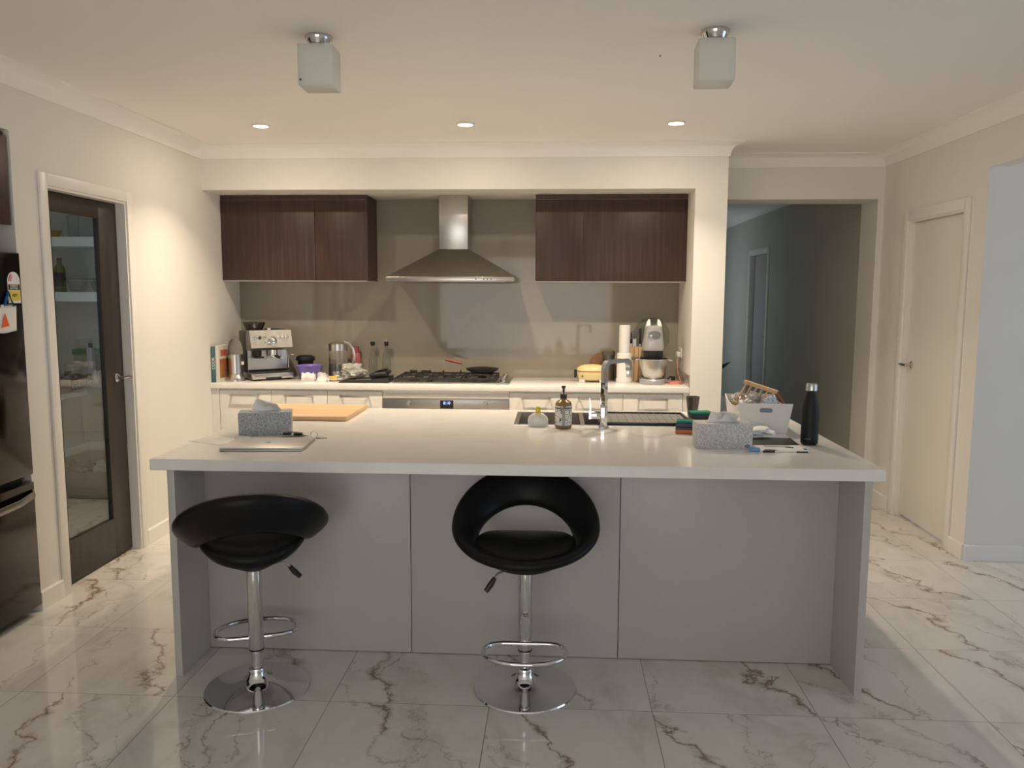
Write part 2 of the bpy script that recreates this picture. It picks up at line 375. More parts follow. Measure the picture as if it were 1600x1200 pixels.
struct(sweep([(WL, -3.4), (WL, YN), (NIBR, YN), (NIBR, YH), (WR, YH), (WR, -3.4)], cove).done('trim_1', M_CORN, ang=.9))
struct(sweep([(hx, 12.2), (hx, 6.47)], cove).done('trim_2', M_CORN, ang=.9))
struct(sweep([(hx, 12.2), (hx, 6.47)], [(0, 0), (.013, 0), (.013, .08), (.008, .09), (0, .09)]).done('baseboard_hall', M_TRIM))
sk = [(0, 0), (.013, 0), (.013, .088), (.008, .095), (0, .095)]
struct(sweep([(WL, 3.632), (WL, 3.826)], sk).done('baseboard_left', M_TRIM))
struct(sweep([(WL, 4.662), (WL, 5.66)], sk).done('baseboard_left_far', M_TRIM))
struct(sweep([(2.37, YH), (WR, YH), (WR, 5.772)], sk).done('baseboard_right_far', M_TRIM))
struct(sweep([(WR, 4.873), (WR, 4.705)], sk).done('baseboard_right', M_TRIM))
struct(sweep([(WR, 4.705), (5.4, 4.705)], sk).done('baseboard_side_room', M_TRIM))
struct(sweep([(NIBR, YN), (NIBR, 6.47)], sk).done('baseboard_nib', M_TRIM))

def lever(b, x, y, z, sx, sy):
    """door lever: rose on the leaf, stem along sx, grip along sy"""
    rot = Matrix.Rotation(PI/2, 4, 'Y')
    b.lathe([(.0, 0), (.026, .0), (.026, .006), (.022, .010), (.011, .012), (.010, .045)] if sx > 0 else [(0, 0), (.026, 0), (.026, -.006), (.022, -.010), (.011, -.012), (.010, -.045)], (x, y, z), 24, rot)
    b.tube([(x+sx*.045, y-sy*.012, z), (x+sx*.047, y+sy*.02, z), (x+sx*.046, y+sy*.07, z), (x+sx*.040, y+sy*.115, z)], .0095, 10); return b
def side_door(n, xw, y0, y1, ztop, face, leafx, leaf_th, leafmat, glass=None, hy=None, hz=1.06, hdir=1, archi=.06):
    """door in a wall whose room face is x=xw and looks along +/-x (face)"""
    r = T('door_%d' % n, None, None, kind='structure')
    s = face; t = .014
    b = B()
    for (a, c) in ((y0-archi, y0), (y1, y1+archi)): b.box(xw, xw+s*t, a, c, 0, ztop+archi, .003)
    b.box(xw, xw+s*t, y0, y1, ztop, ztop+archi, .003); b.done('architrave', M_TRIM, r)
    b = B(); bx = xw-s*.1
    b.box(bx, xw+s*.004, y0-.001, y0+.012, 0, ztop).box(bx, xw+s*.004, y1-.012, y1+.001, 0, ztop).box(bx, xw+s*.004, y0+.012, y1-.012, ztop-.012, ztop+.001)
    st0, st1 = leafx-s*(leaf_th+.002), leafx-s*(leaf_th+.016)
    b.box(st0, st1, y0+.012, y0+.03, 0, ztop-.012).box(st0, st1, y1-.03, y1-.012, 0, ztop-.012)
    b.done('door_frame', M_TRIM, r)
    ya, yb_, zb = y0+.015, y1-.015, ztop-.015
    xa, xb = leafx, leafx-s*leaf_th
    b = B()
    if glass:
        g0, g1, gz0, gz1 = glass
        b.box(xa, xb, ya, g0, .012, zb, .002).box(xa, xb, g1, yb_, .012, zb, .002).box(xa, xb, g0, g1, .012, gz0, .0).box(xa, xb, g0, g1, gz1, zb, .0)
        b.done('door_leaf', leafmat, r); xm = (xa+xb)/2
        B().box(xm-.003, xm+.003, g0-.004, g1+.004, gz0-.004, gz1+.004).done('glass_pane', M_PANE, r)
        bb = B(); q = .006
        for (a, c, d, e) in ((g0, g0+q, gz0, gz1), (g1-q, g1, gz0, gz1), (g0, g1, gz0, gz0+q), (g0, g1, gz1-q, gz1)): bb.box(xm+.004, xa-.001*s, a, c, d, e)
        bb.done('glazing_bead', M_BROWND, r)
    else:
        b.box(xa, xb, ya, yb_, .012, zb, .002); b.done('door_leaf', leafmat, r)
    lever(B(), leafx+.0*s, hy, hz, s, hdir).done('door_handle', M_ENAMEL, r)
    return r
side_door(1, WL, 3.87, 4.60, 2.075, 1, -2.56, .035, M_BROWND, (3.97, 4.405, .235, 1.968), 4.505, 1.057, 1)
side_door(2, WR, 4.94, 5.70, 2.06, -1, 2.452, .035, M_DOOR, None, 5.62, 1.075, 1, .066)
side_door(3, hx, 9.42, 10.24, 2.04, -1, hx+.05, .035, principled('grey_painted_door', (.42, .42, .42), .4), None, 9.52, 1.06, -1)

# ------------------------------------------------------------------ ceiling fittings
for i, (x, y) in enumerate(DOWN):
    lab = ['lit round recessed downlight above the left end of the bench', 'lit round recessed downlight in front of the range hood', 'lit round recessed downlight nearest the hallway'][i]
    d = T('downlight', lab, 'downlight', (x, y, CEIL), 0, 'recessed downlights in a row')
    B().lathe([(.050, -.0005), (.058, -.0005), (.056, -.006), (.047, -.010), (.045, -.003), (.045, -.0005)], seg=40).done('rim', M_WHITEP, d)
    B().lathe([(.0, -.001), (.044, -.001), (.044, -.004), (0, -.004)], seg=32).done('lens', M_LENS, d)
def pendant(x, y, rz, lab):
    p = T('ceiling_light', lab, 'ceiling light', (x, y, CEIL), rz, 'unlit frosted cube lights')
    B().lathe([(0, 0), (.055, 0), (.056, -.006), (.050, -.022), (.042, -.036), (.040, -.046), (0, -.046)], seg=40).done('canopy', M_ENAMEL, p)
    s = .0705; b = B(); z1, z0 = -.046, -.206; t = .004
    b.box(-s, s, -s, s, z0, z1, .006, 3); sh = b.done('glass_shade', M_FROST, p)
    rot = Matrix.Rotation(PI/2, 4, 'X')
    if x < 0: B().lathe([(0, -.002), (.004, -.002), (.004, .003), (0, .003)], (-s+.012, -s, z0+.02), 12, rot).done('screw', M_BLACK, p)
pendant(-.963, 3.30, .03, 'left of the two square frosted ceiling lights, switched off')
pendant(.612, 3.295, -.03, 'right of the two square frosted ceiling lights, above the basket end of the island')
tag(B().lathe([(0, 0), (.004, 0), (.003, -.004), (0, -.005)], (.44, 3.62, CEIL), 10).done('ceiling_speck', M_BLACK), 'tiny dark speck on the ceiling beside the right cube light', 'speck')

# ------------------------------------------------------------------ rear bench run
BZ = .9
def handle(b, xc, z, y, wd=.105):
    b.box(xc-wd, xc+wd, y-.036, y-.028, z-.007, z+.007, .002)
    for s in (-1, 1): b.box(xc+s*(wd-.014), xc+s*wd, y-.034, y, z-.006, z+.006)
    return b
units = [(-2.45, -2.066, 'pale base cabinet under the recipe books and coffee machine'), (-2.066, -1.651, 'pale base cabinet under the purple bowl and glass kettle'),
         (-1.651, -1.246, 'pale base cabinet immediately left of the oven'), (-.329, .058, 'pale base cabinet immediately right of the oven'),
         (.058, .483, 'pale base cabinet behind the sink tap'), (.483, .905, 'pale base cabinet below the stand mixer')]
for x0, x1, lab in units:
    c = T('base_cabinet', lab, 'cabinet', ((x0+x1)/2, YN+.02, 0), 0, 'pale base cabinets along the back wall'); h = (x1-x0)/2
    B().box(-h+.0005, h-.0005, .02, .56, .1, .858).done('carcass', M_EDGE, c)
    d = B().box(-h+.0015, h-.0015, 0, .018, .12, .845, .0015).done('cabinet_door', M_LAM, c)
    handle(B(), .0, .812, 0).done('handle', M_STEEL, d)
    B().box(-h+.0005, h-.0005, .06, .075, 0, .1).done('kick_panel', M_LAM, c)
tag(B().box(-2.509, -2.4515, YN+.02, YN+.04, 0, .859).done('filler_panel', M_LAM), 'narrow pale filler strip between the left wall and the first base cabinet', 'filler')
tag(B().box(.9065, .947, YN+.02, YN+.04, 0, .859).done('filler_panel', M_LAM), 'narrow pale filler strip at the right end of the back bench', 'filler')
w_ = B().box(WL+.001, NIBL-.001, YN-.0, YB-.007, .86, BZ, .003)
tag(w_.done('bench_worktop', M_STONE), 'long white stone worktop along the back wall holding the cooktop', 'worktop')
tag(B().box(WL+.001, NIBL-.001, YB-.006, YB-.0005, BZ+.0002, SOF-.001).done('splashback', M_SPLASH), 'glossy greige glass splashback behind the cooktop', 'splashback')
tag(B().box(NIBL-.008, NIBL-.001, YN+.005, YB-.008, BZ+.0002, BZ+.085).done('upstand', principled('grey_upstand', (.36, .33, .29), .1)), 'short grey splash upstand on the recess end wall beside the mixer', 'upstand')

# oven
ov = T('oven', 'stainless steel oven with digital clock under the gas cooktop', 'oven', (-.7875, YN+.02, 0)); h = .457
B().box(-h, h, .01, .55, .1, .858).done('body', M_EDGE, ov)
B().box(-h, h, 0, .01, .80, .832, .001).done('filler_strip', M_LAM, ov)
B().box(-h, h, -.006, .01, .66, .797, .002).done('control_panel', M_STEEL, ov)
B().box(-h, h, -.012, .01, .16, .655, .003).done('oven_door', principled('black_oven_glass', (.01, .01, .01), .05), ov)
B().tube([(-.38, -.06, .61), (.38, -.06, .61)], .011, 12).tube([(-.36, -.06, .61), (-.36, -.01, .61)], .008).tube([(.36, -.06, .61), (.36, -.01, .61)], .008).done('handle', M_STEEL, ov)
B().box(-h, h, .04, .055, 0, .1).done('kick_panel', M_LAM, ov)
dp = B().box(-.038, .058, -.008, -.005, .728, .788, .001).done('clock_display', M_BLACK, ov)
text_obj('8:10', .03, M_DIGIT, dp, (.01, -.0085, .768), (PI/2, 0, 0), 'clock_digits')
rx = Matrix.Rotation(PI/2, 4, 'X')
for kx in (-.267, .29):
    k = B().lathe([(0, 0), (.019, 0), (.018, .016), (.015, .026), (0, .028)], (kx, -.006, .765), 28, rx).done('knob', M_STEEL, ov)
# cooktop
hb = T('gas_cooktop', 'stainless gas cooktop with black cast iron trivets and side knobs', 'cooktop', (-.76, 5.96, BZ))
B().box(-.43, .43, -.235, .235, .0005, .012, .005).done('steel_tray', M_STEEL, hb)
burn = [(-.29, -.11, .04), (-.29, .12, .032), (-.04, .0, .055), (.20, .12, .032), (.20, -.11, .04)]
for x, y, r in burn:
    B().lathe([(0, .012), (r, .012), (r, .022), (r*.8, .026), (r*.78, .032), (0, .034)], (x, y, 0), 28).done('burner', M_IRON, hb)
for x0, x1 in ((-.415, -.165), (-.16, .075), (.08, .325)):
    b = B(); t = .006
    for (a, c, d, e) in ((x0, x1, -.222, -.21), (x0, x1, .21, .222), (x0, x0+.012, -.21, .21), (x1-.012, x1, -.21, .21)): b.box(a, c, d, e, .028, .042, .002)
    xm = (x0+x1)/2
    b.box(x0, x1, -.006, .006, .032, .046, .002)
    for yc in ((-.11, .12) if abs(xm+.0425) > .05 else (0,)):
        for a in range(4):
            dx, dy = math.cos(a*PI/2+PI/4), math.sin(a*PI/2+PI/4)
            b.tube([(xm+dx*.03, yc+dy*.03, .056), (xm+dx*.085, yc+dy*.085, .052), (xm+dx*.115, yc+dy*.1, .04)], .006, 6)
    for a, c in ((x0+.006, -.216), (x1-.006, -.216), (x0+.006, .216), (x1-.006, .216)): b.box(a-.006, a+.006, c-.006, c+.006, .012, .03)
    for a in (x0+.05, x1-.05):
        b.box(a-.005, a+.005, -.21, -.17, .040, .058, .001); b.box(a-.005, a+.005, .17, .21, .040, .058, .001)
    b.done('trivet', M_IRON, hb)
for i in range(5):
    B().lathe([(0, .012), (.02, .012), (.019, .03), (.016, .037), (0, .038)], (.38, -.17+i*.085, 0), 24).done('knob', M_STEEL, hb)
fp = T('frying_pan', 'shallow black frying pan with a wooden handle on the right rear burner', 'pan', (-.555, 6.04, BZ+.0605))
B().lathe([(0, 0), (.09, 0), (.118, .014), (.125, .026), (.122, .026), (.114, .016), (.088, .004), (0, .004)], seg=48).done('pan_body', M_IRON, fp)
B().lathe([(0, .034), (.05, .036), (.118, .0275), (.126, .0262), (.118, .0262), (0, .0262)], seg=48).done('lid', M_BLACKM, fp)
B().tube([(-.12, .0, .02), (-.145, 0, .035), (-.155, 0, .062), (-.165, 0, .066)], .003, 8).done('handle_rod', M_STEEL, fp)
B().tube([(-.16, 0, .064), (-.2, 0, .073), (-.28, 0, .092)], [.010, .0115, .012], 12).done('handle', M_RED_WOOD, fp)

# wall cabinets
def wallcab(x0, x1, seams, lab, endpanel=None):
    c = T('wall_cabinet', lab, 'cabinet', (x0, 5.935, 0), 0, 'dark timber wall cabinets either side of the hood'); wd = x1-x0
    z0, z1 = 1.640, SOF-.004
    B().box(.0015, wd-.0015, .019, .322, z0, z1).done('carcass', M_EDGE, c)
    if endpanel: 
        B().box(wd-.001, wd+.014, .0, .322, z0+.004, z1).done('end_panel', M_WENGE, c)
    B().box(.0015, wd-.0015, .004, .019, z1-.03, z1).done('top_scribe', M_WENGE, c)
    xs = [0]+seams+[wd]
    for a, b2 in zip(xs, xs[1:]):
        B().box(a+.0015, b2-.0015, 0, .018, z0+.006, z1-.034, .001).done('cabinet_door', M_WENGE, c)
    return c
wallcab(WL+.001, -1.415, [.714], 'dark walnut wall cabinet pair left of the range hood', True)
wallcab(-.155, NIBL-.001, [.35], 'dark walnut wall cabinet pair right of the range hood')

# range hood
hd = T('range_hood', 'stainless pyramid canopy range hood above the gas cooktop', 'range hood', (-.765, YB-.007, 0))
yf, yc = -.5, -.29
B().box(-.465, .465, yf, 0, 1.640, 1.672, .001).done('canopy_rim', M_STEEL, hd)
b = B(); lo = [(-.463, yf, 1.672), (.463, yf, 1.672), (.463, 0, 1.672), (-.463, 0, 1.672)]; hi = [(-.108, yc, 1.880), (.112, yc, 1.880), (.112, 0, 1.880), (-.108, 0, 1.880)]
b.loft([lo, hi]); b.done('canopy', M_STEELD, hd)
B().box(-.105, .109, yc+.002, 0, 1.880, SOF-.001, .001).done('chimney', M_STEEL, hd)
B().box(-.40, .40, -.47, -.05, 1.634, 1.6395).done('filter', M_STEELD, hd)
for k in range(4):
    B().lathe([(0, 0), (.005, 0), (.005, .003), (0, .003)], (.19+k*.026 + (.03 if k else 0), yf, 1.656), 14, rx).done('button', M_BLACK, hd)

# ------------------------------------------------------------------ refrigerator and over-fridge cabinet
fr = T('refrigerator', 'tall black steel refrigerator in the left wall niche', 'refrigerator', (-2.48, 3.157, 0)); hw = .448
B().box(-.68, -.055, -hw+.005, hw-.005, .03, 1.725, .004).done('body', M_FRIDGED, fr)
for s in (-1, 1):
    a, c = sorted((s*.003, s*hw)); d = B().box(-.052, 0, a, c, .690, 1.733, .006).done('door', M_FRIDGE, fr)
    B().tube([(0, s*.045, .80), (.045, s*.045, .83), (.05, s*.045, 1.1), (.045, s*.045, 1.37), (0, s*.045, 1.40)], .011, 12).done('handle', M_STEEL, d)
dr = B().box(-.052, 0, -hw, hw, .045, .655, .006).done('freezer_drawer', M_FRIDGE, fr)
B().tube([(-.005, hw-.012, .605), (.025, hw-.05, .600), (.05, hw-.18, .592), (.058, 0, .588), (.05, -hw+.18, .592), (.025, -hw+.05, .600), (-.005, -hw+.012, .605)], .016, 12, flat=(1.1, .6)).done('handle', principled('dark_steel_handle', (.2, .185, .165), .25, .9), dr)
B().box(-.3, -.09, -hw+.02, hw-.02, .0, .03).done('foot_plinth', M_BLACK, fr)
# energy sticker
def yz_poly(poly, x0, x1): return B().prism(poly, 'x', x0, x1)
sy0, sy1 = .352, .436; sz0, sz1 = 1.502, 1.645; ym = (sy0+sy1)/2; rr = (sy1-sy0)/2
archp = [(sy0, sz0), (sy1, sz0), (sy1, sz1-rr)]+[(ym+rr*math.cos(a), sz1-rr+rr*math.sin(a)) for a in [PI*i/12 for i in range(1, 12)]]+[(sy0, sz1-rr)]
st = yz_poly(archp, .0003, .0012).done('energy_sticker', M_PAPER, fr)
B().box(.0012, .0015, sy0+.003, sy1-.003, sz0+.012, sz0+.058).done('yellow_panel', principled('sticker_yellow', (.75, .62, .08), .5), st)
B().box(.0012, .0015, sy0+.003, sy1-.003, sz0+.060, sz0+.086).done('black_panel', M_BLACK, st)
ra = [(ym+(rr-.006)*math.cos(a), sz1-rr+(rr-.006)*math.sin(a)) for a in [PI*(.62+.4*i/8) for i in range(9)]]+[(ym+.018*math.cos(a), sz1-rr+.018*math.sin(a)) for a in [PI*(1.02-.4*i/8) for i in range(9)]]
yz_poly(ra, .0012, .0016).done('red_star_arc', principled('sticker_red', (.5, .03, .03), .5), st)
RX = (PI/2, 0, PI/2)
text_obj('ENERGY', .015, M_PAPER, st, (.0018, ym, sz0+.079), RX); text_obj('RATING', .015, M_PAPER, st, (.0018, ym, sz0+.067), RX)
text_obj('409', .022, M_BLACK, st, (.0018, ym, sz0+.035), RX, 'consumption_figure')
for k in range(3):
    a = PI*(.68+.14*k); text_obj('*', .03, M_PAPER, st, (.0019, ym+.027*math.cos(a), sz1-rr+.027*math.sin(a)-.006), RX, 'star')
pp = T('note_paper', 'white paper with an orange drawing stuck on the refrigerator door', 'paper', (-2.478, 3.49, 1.43))
B().grid(lambda u, v: (.002+.006*math.sin(u*5)*v+.004*u, -.10+.158*u, .058-.115*v-.004*math.sin(u*4)), 12, 8).done('sheet', M_PAPER, pp, solid=.0006)
B().prism([(-.055, -.035), (-.005, -.03), (-.028, .03)], 'x', .0115, .0125).done('orange_triangle', principled('orange_ink', (.8, .13, .02), .6), pp)
mg = T('fridge_magnet', 'blue triangular magnet clip holding the paper on the refrigerator', 'magnet', (-2.478, 3.50, 1.52))
B().tube([(.006, -.03, -.026), (.006, .032, -.03), (.006, .0, .032)], .007, 8, closed=True).done('triangle', principled('blue_plastic', (.02, .13, .32), .3), mg)
B().box(0, .006, -.05, .03, -.038, -.024, .002).done('clip', M_WHITEP, mg)
oc = T('wall_cabinet', 'dark walnut cabinet high in the niche above the refrigerator', 'cabinet', (-2.517, 3.147, 0)); 
B().box(-.55, -.02, -.47, .477, 1.865, 2.282).done('carcass', M_WENGE, oc)
for s in (-1, 1):
    a, c = sorted((s*.0015, s*.466)); B().box(-.018, 0, a, c, 1.86, 2.262, .001).done('cabinet_door', M_WENGE, oc)

# ------------------------------------------------------------------ island
IX0, IX1, IY0, IY1 = -1.598, 1.2465, 3.014, 4.467
isl = T('island_bench', 'long pale grey kitchen island base with panelled front and end panels', 'kitchen island', (-.17, 3.29, 0))
ox, oy = -.17, 3.29
def ib(x0, x1, y0, y1, z0, z1, bev=0): return B().box(x0-ox, x1-ox, y0-oy, y1-oy, z0, z1, bev)
ib(-1.532, -1.503, 3.020, 4.45, 0, .8535, .001).done('end_panel', M_ISL, isl)
ib(1.173, 1.202, 3.020, 4.45, 0, .8535, .001).done('end_panel', M_ISL, isl)
for a, c in ((-1.5025, -.6115), (-.6085, .2770), (.2800, 1.1725)): ib(a, c, 3.286, 3.304, .003, .8535, .001).done('front_panel', M_ISL, isl)
ib(-1.5025, 1.1725, 3.305, 3.32, .003, .85).done('backing_board', M_BLACKM, isl)
ib(-1.5025, -.25, 3.321, 4.40, .1, .85).done('carcass', M_EDGE, isl)
ib(-.25, .75, 3.321, 4.40, .1, .66).done('sink_carcass', M_EDGE, isl)
ib(.75, 1.1725, 3.321, 4.40, .1, .85).done('carcass', M_EDGE, isl)
xs = [-1.5025, -.97, -.25, .28, .75, 1.1725]
for a, c in zip(xs, xs[1:]):
    ib(a+.0015, c-.0015, 4.401, 4.419, .1, .85, .001).done('cabinet_door', M_LAM, isl)
ib(-1.5025, 1.1725, 4.33, 4.345, 0, .1).done('kick_panel', M_LAM, isl)
# worktop with the sink cut-out
SX0, SX1, SY0, SY1 = -.205, .705, 3.945, 4.375
b = B(); gx = [IX0, SX0+.01, SX1-.01, IX1]; gy = [IY0, SY0+.01, SY1-.01, IY1]; z0, z1 = .8545, .9
V = {}
for i, x in enumerate(gx):
    for j, y in enumerate(gy):
        for k, z in enumerate((z0, z1)): V[i, j, k] = b.bm.verts.new((x, y, z))
for i in range(3):
    for j in range(3):
        if (i, j) == (1, 1): continue
        b.bm.faces.new((V[i, j, 1], V[i+1, j, 1], V[i+1, j+1, 1], V[i, j+1, 1])); b.bm.faces.new((V[i, j, 0], V[i, j+1, 0], V[i+1, j+1, 0], V[i+1, j, 0]))
def side(p, q): b.bm.faces.new((V[(*p, 0)], V[(*q, 0)], V[(*q, 1)], V[(*p, 1)]))
for i in range(3): side((i, 0), (i+1, 0)); side((i+1, 3), (i, 3)); side((3, i), (3, i+1)); side((0, i+1), (0, i))
side((2, 1), (1, 1)); side((1, 2), (2, 2)); side((1, 1), (1, 2)); side((2, 2), (2, 1))
wt = b.done('island_worktop', M_STONE); md = wt.modifiers.new('edge', 'BEVEL'); md.width = .003; md.segments = 2; md.limit_method = 'ANGLE'
tag(wt, 'thick white stone worktop on the island with a cut-out sink', 'worktop')
# sink
sk_ = T('sink', 'stainless double bowl sink set in the island worktop', 'sink', ((SX0+SX1)/2, (SY0+SY1)/2, BZ))
hx_, hy_ = (SX1-SX0)/2, (SY1-SY0)/2
b = B(); t = .022; zc = .003; div = -.11
bowls = [(-hx_+t, div-.012), (div+.012, hx_-t)]
b.box(-hx_, hx_, -hy_, -hy_+t, .0004, zc).box(-hx_, hx_, hy_-t, hy_, .0004, zc).box(-hx_, -hx_+t, -hy_+t, hy_-t, .0004, zc).box(hx_-t, hx_, -hy_+t, hy_-t, .0004, zc).box(div-.012, div+.012, -hy_+t, hy_-t, -.02, zc)
b.done('rim', M_STEEL, sk_)
for a, c in bowls:
    b = B(); y0, y1, dz = -hy_+t, hy_-t, -.2; k = .0015
    b.box(a-k, a, y0, y1, dz, .001).box(c, c+k, y0, y1, dz, .001).box(a, c, y0-k, y0, dz, .001).box(a, c, y1, y1+k, dz, .001).box(a-k, c+k, y0-k, y1+k, dz-k, dz)
    b.lathe([(0, .0), (.04, .0), (.04, .003), (0, .001)], ((a+c)/2, 0, dz), 24); b.done('bowl', M_STEEL, sk_)
dt = T('draining_tray', 'black rimmed grey draining tray over the right sink bowl behind the tap', 'tray', (.452, 4.145, BZ+.0035))
b = B(); 
for (a, c, d, e) in ((-.235, .235, -.185, -.172), (-.235, .235, .172, .185), (-.235, -.222, -.172, .172), (.222, .235, -.172, .172)): b.box(a, c, d, e, 0, .014, .003)
b.done('rim', M_BLACK, dt); b = B().box(-.222, .222, -.172, .172, .002, .005)
for k in range(11): b.box(-.2+k*.04-.002, -.2+k*.04+.002, -.165, .165, .005, .008)
b.done('ribbed_mat', principled('grey_mat', (.2, .2, .2), .4), dt)
# tap
tp = T('kitchen_tap', 'chrome square gooseneck mixer tap in front of the sink', 'tap', (.24, 3.885, BZ))
B().box(-.024, .024, -.024, .024, .0004, .006, .002).box(-.017, .017, -.017, .017, .006, .11, .003).done('body', M_CHROME, tp)
def sqtube(b, pts, wdt, th):
    pts = [Vector(p) for p in pts]; d = (Vector((pts[-1].x, pts[-1].y, 0))-Vector((pts[0].x, pts[0].y, 0))).normalized(); side_ = Vector((-d.y, d.x, 0)); rings = []
    for i, p in enumerate(pts):
        t = (pts[min(i+1, len(pts)-1)]-pts[max(i-1, 0)]).normalized(); n = side_.cross(t).normalized()
        rings.append([p+side_*wdt+n*th, p-side_*wdt+n*th, p-side_*wdt-n*th, p+side_*wdt-n*th])
    return b.loft(rings)
dx, dy = .70, .714
P = []
for s, z in ((0, .11), (0, .2), (0, .29)): P.append((dx*s, dy*s, z))
for i in range(1, 7): a = PI/2*i/6; s = .035*(1-math.cos(a)); P.append((dx*s, dy*s, .29+.035*math.sin(a)))
P.append((dx*.10, dy*.10, .325))
for i in range(0, 7): a = PI/2*i/6; s = .155+.03*math.sin(a); P.append((dx*s, dy*s, .325-.03*(1-math.cos(a))))
P.append((dx*.185, dy*.185, .275))
sqtube(B(), P, .0135, .010).done('spout', M_CHROME, tp)
e = P[-1]; B().box(e[0]-.012, e[0]+.012, e[1]-.012, e[1]+.012, .238, .276, .002).done('nozzle', M_CHROME, tp)
lv = B().box(-.062, -.0175, -.014, .014, .045, .075, .003).done('valve', M_CHROME, tp)
B().loft([[(-.074, -.01, .045), (-.062, -.01, .045), (-.062, .01, .045), (-.074, .01, .045)], [(-.07, -.007, .10), (-.062, -.007, .10), (-.062, .007, .10), (-.07, .007, .10)], [(-.072, -.003, .148), (-.069, -.003, .148), (-.069, .003, .148), (-.072, .003, .148)]]).done('lever', M_CHROME, tp)

# ------------------------------------------------------------------ bar stools
def stool(loc, rz, lab, foot_back=False, lever_a=0):
    s = T('bar_stool', lab, 'bar stool', loc, rz, 'black round-back bar stools at the island')
    B().lathe([(0, 0), (.200, 0), (.203, .004), (.200, .009), (.15, .015), (.09, .024), (.055, .036), (.038, .052), (.032, .07), (0, .07)], seg=72).done('base', M_CHROME, s)
    B().lathe([(0, .068), (.034, .068), (.036, .078), (.032, .088), (.0215, .092), (.0215, .30), (0, .30)], seg=36).done('lower_column', M_CHROME, s)
    B().lathe([(.022, .155), (.0275, .155), (.0285, .158), (.0285, .512), (.022, .512)], seg=36).done('upper_column', M_CHROME, s)
    B().lathe([(.0286, .16), (.0292, .16), (.0292, .166), (.0286, .166)], seg=30).done('collar_ring', M_BLACK, s)
    pts = []
    fy = -1
    ctrl = [(.0, -.028), (.10, -.030), (.145, -.055), (.158, -.10), (.145, -.15), (.10, -.19), (.05, -.205), (0, -.209)]
    path = [Vector((x, y)) for x, y in ctrl]+[Vector((-x, y)) for x, y in reversed(ctrl[1:-1])]
    n = len(path); out = []
    for i in range(n):                                   # Catmull-Rom closed loop
        p0, p1, p2, p3 = path[i-1], path[i], path[(i+1) % n], path[(i+2) % n]
        for k in range(6):
            t = k/6; q = .5*((2*p1)+(-p0+p2)*t+(2*p0-5*p1+4*p2-p3)*t*t+(-p0+3*p1-3*p2+p3)*t**3); out.append((q.x, q.y, .198))
    B().tube(out, .0095, 12, closed=True).done('footrest', M_CHROME, s)
    B().lathe([(0, .485), (.04, .487), (.075, .505), (.09, .523), (0, .523)]).done('seat_plate', M_BLACK, s)
    a = lever_a; l = B().tube([(.03*math.cos(a), .03*math.sin(a), .505), (.12*math.cos(a), .12*math.sin(a), .492), (.145*math.cos(a), .145*math.sin(a), .468)], .005, 8).done('height_lever', M_STEEL, s)
    B().tube([(.135*math.cos(a), .135*math.sin(a), .478), (.153*math.cos(a), .153*math.sin(a), .454), (.175*math.cos(a), .175*math.sin(a), .430)], [.008, .012, .010], 10).done('lever_grip', M_BLACK, l)
    # seat cushion
    prof = [(.0, .520), (.12, .522), (.170, .534), (.192, .556), (.190, .580), (.168, .600), (.11, .612), (.05, .617), (0, .618)]
    b = B(); seg = 48; rings = []
    for r, z in prof:
        rings.append([(r*1.02*math.cos(2*PI*k/seg), -.025+r*math.sin(2*PI*k/seg), z+.035*(abs(math.cos(2*PI*k/seg))**2)*(r/.19)**2) for k in range(seg)])
    b.loft(rings).done('seat', M_LEATHER, s, ang=1.2)
    # padded round back: band between an outer and an inner tilted loop
    b = B(); n = 96; m = 20; R = []
    for i in range(n):
        th = 2*PI*i/n; c, q = math.cos(th), math.sin(th)
        O = Vector((.282*q, .0+.252*c, .705+.138*c-.030*(1-abs(c))-.012*min(0, c))); I = Vector((.190*q, .010+.187*c, .600+.058*c+.032*c*c))
        mid = (O+I)/2; D = (O-I); hw_ = D.length/2; D.normalize()
        tan = Vector((.285*c, -.252*q, -.13*q)).normalized(); nn = D.cross(tan).normalized(); th_ = .026+.006*c
        ring = []
        for k in range(m):
            a = 2*PI*k/m; ca, sa = math.cos(a), math.sin(a); e = .75
            ring.append(mid+D*hw_*math.copysign(abs(ca)**e, ca)+nn*th_*math.copysign(abs(sa)**e, sa))
        R.append([b.bm.verts.new(p) for p in ring])
    for i in range(n):
        A, C = R[i], R[(i+1) % n]
        for k in range(m): b.bm.faces.new((A[k], A[(k+1) % m], C[(k+1) % m], C[k]))
    b.done('backrest', M_LEATHER, s, ang=1.5)
    return s
stool((-1.163, 2.945, 0), PI+.34, 'black bar stool turned with its round back towards the viewer, left one', lever_a=PI+.15)
stool((-.108, 3.005, 0), .02, 'black bar stool whose open ring back tucks under the worktop, right one', lever_a=PI+.55)

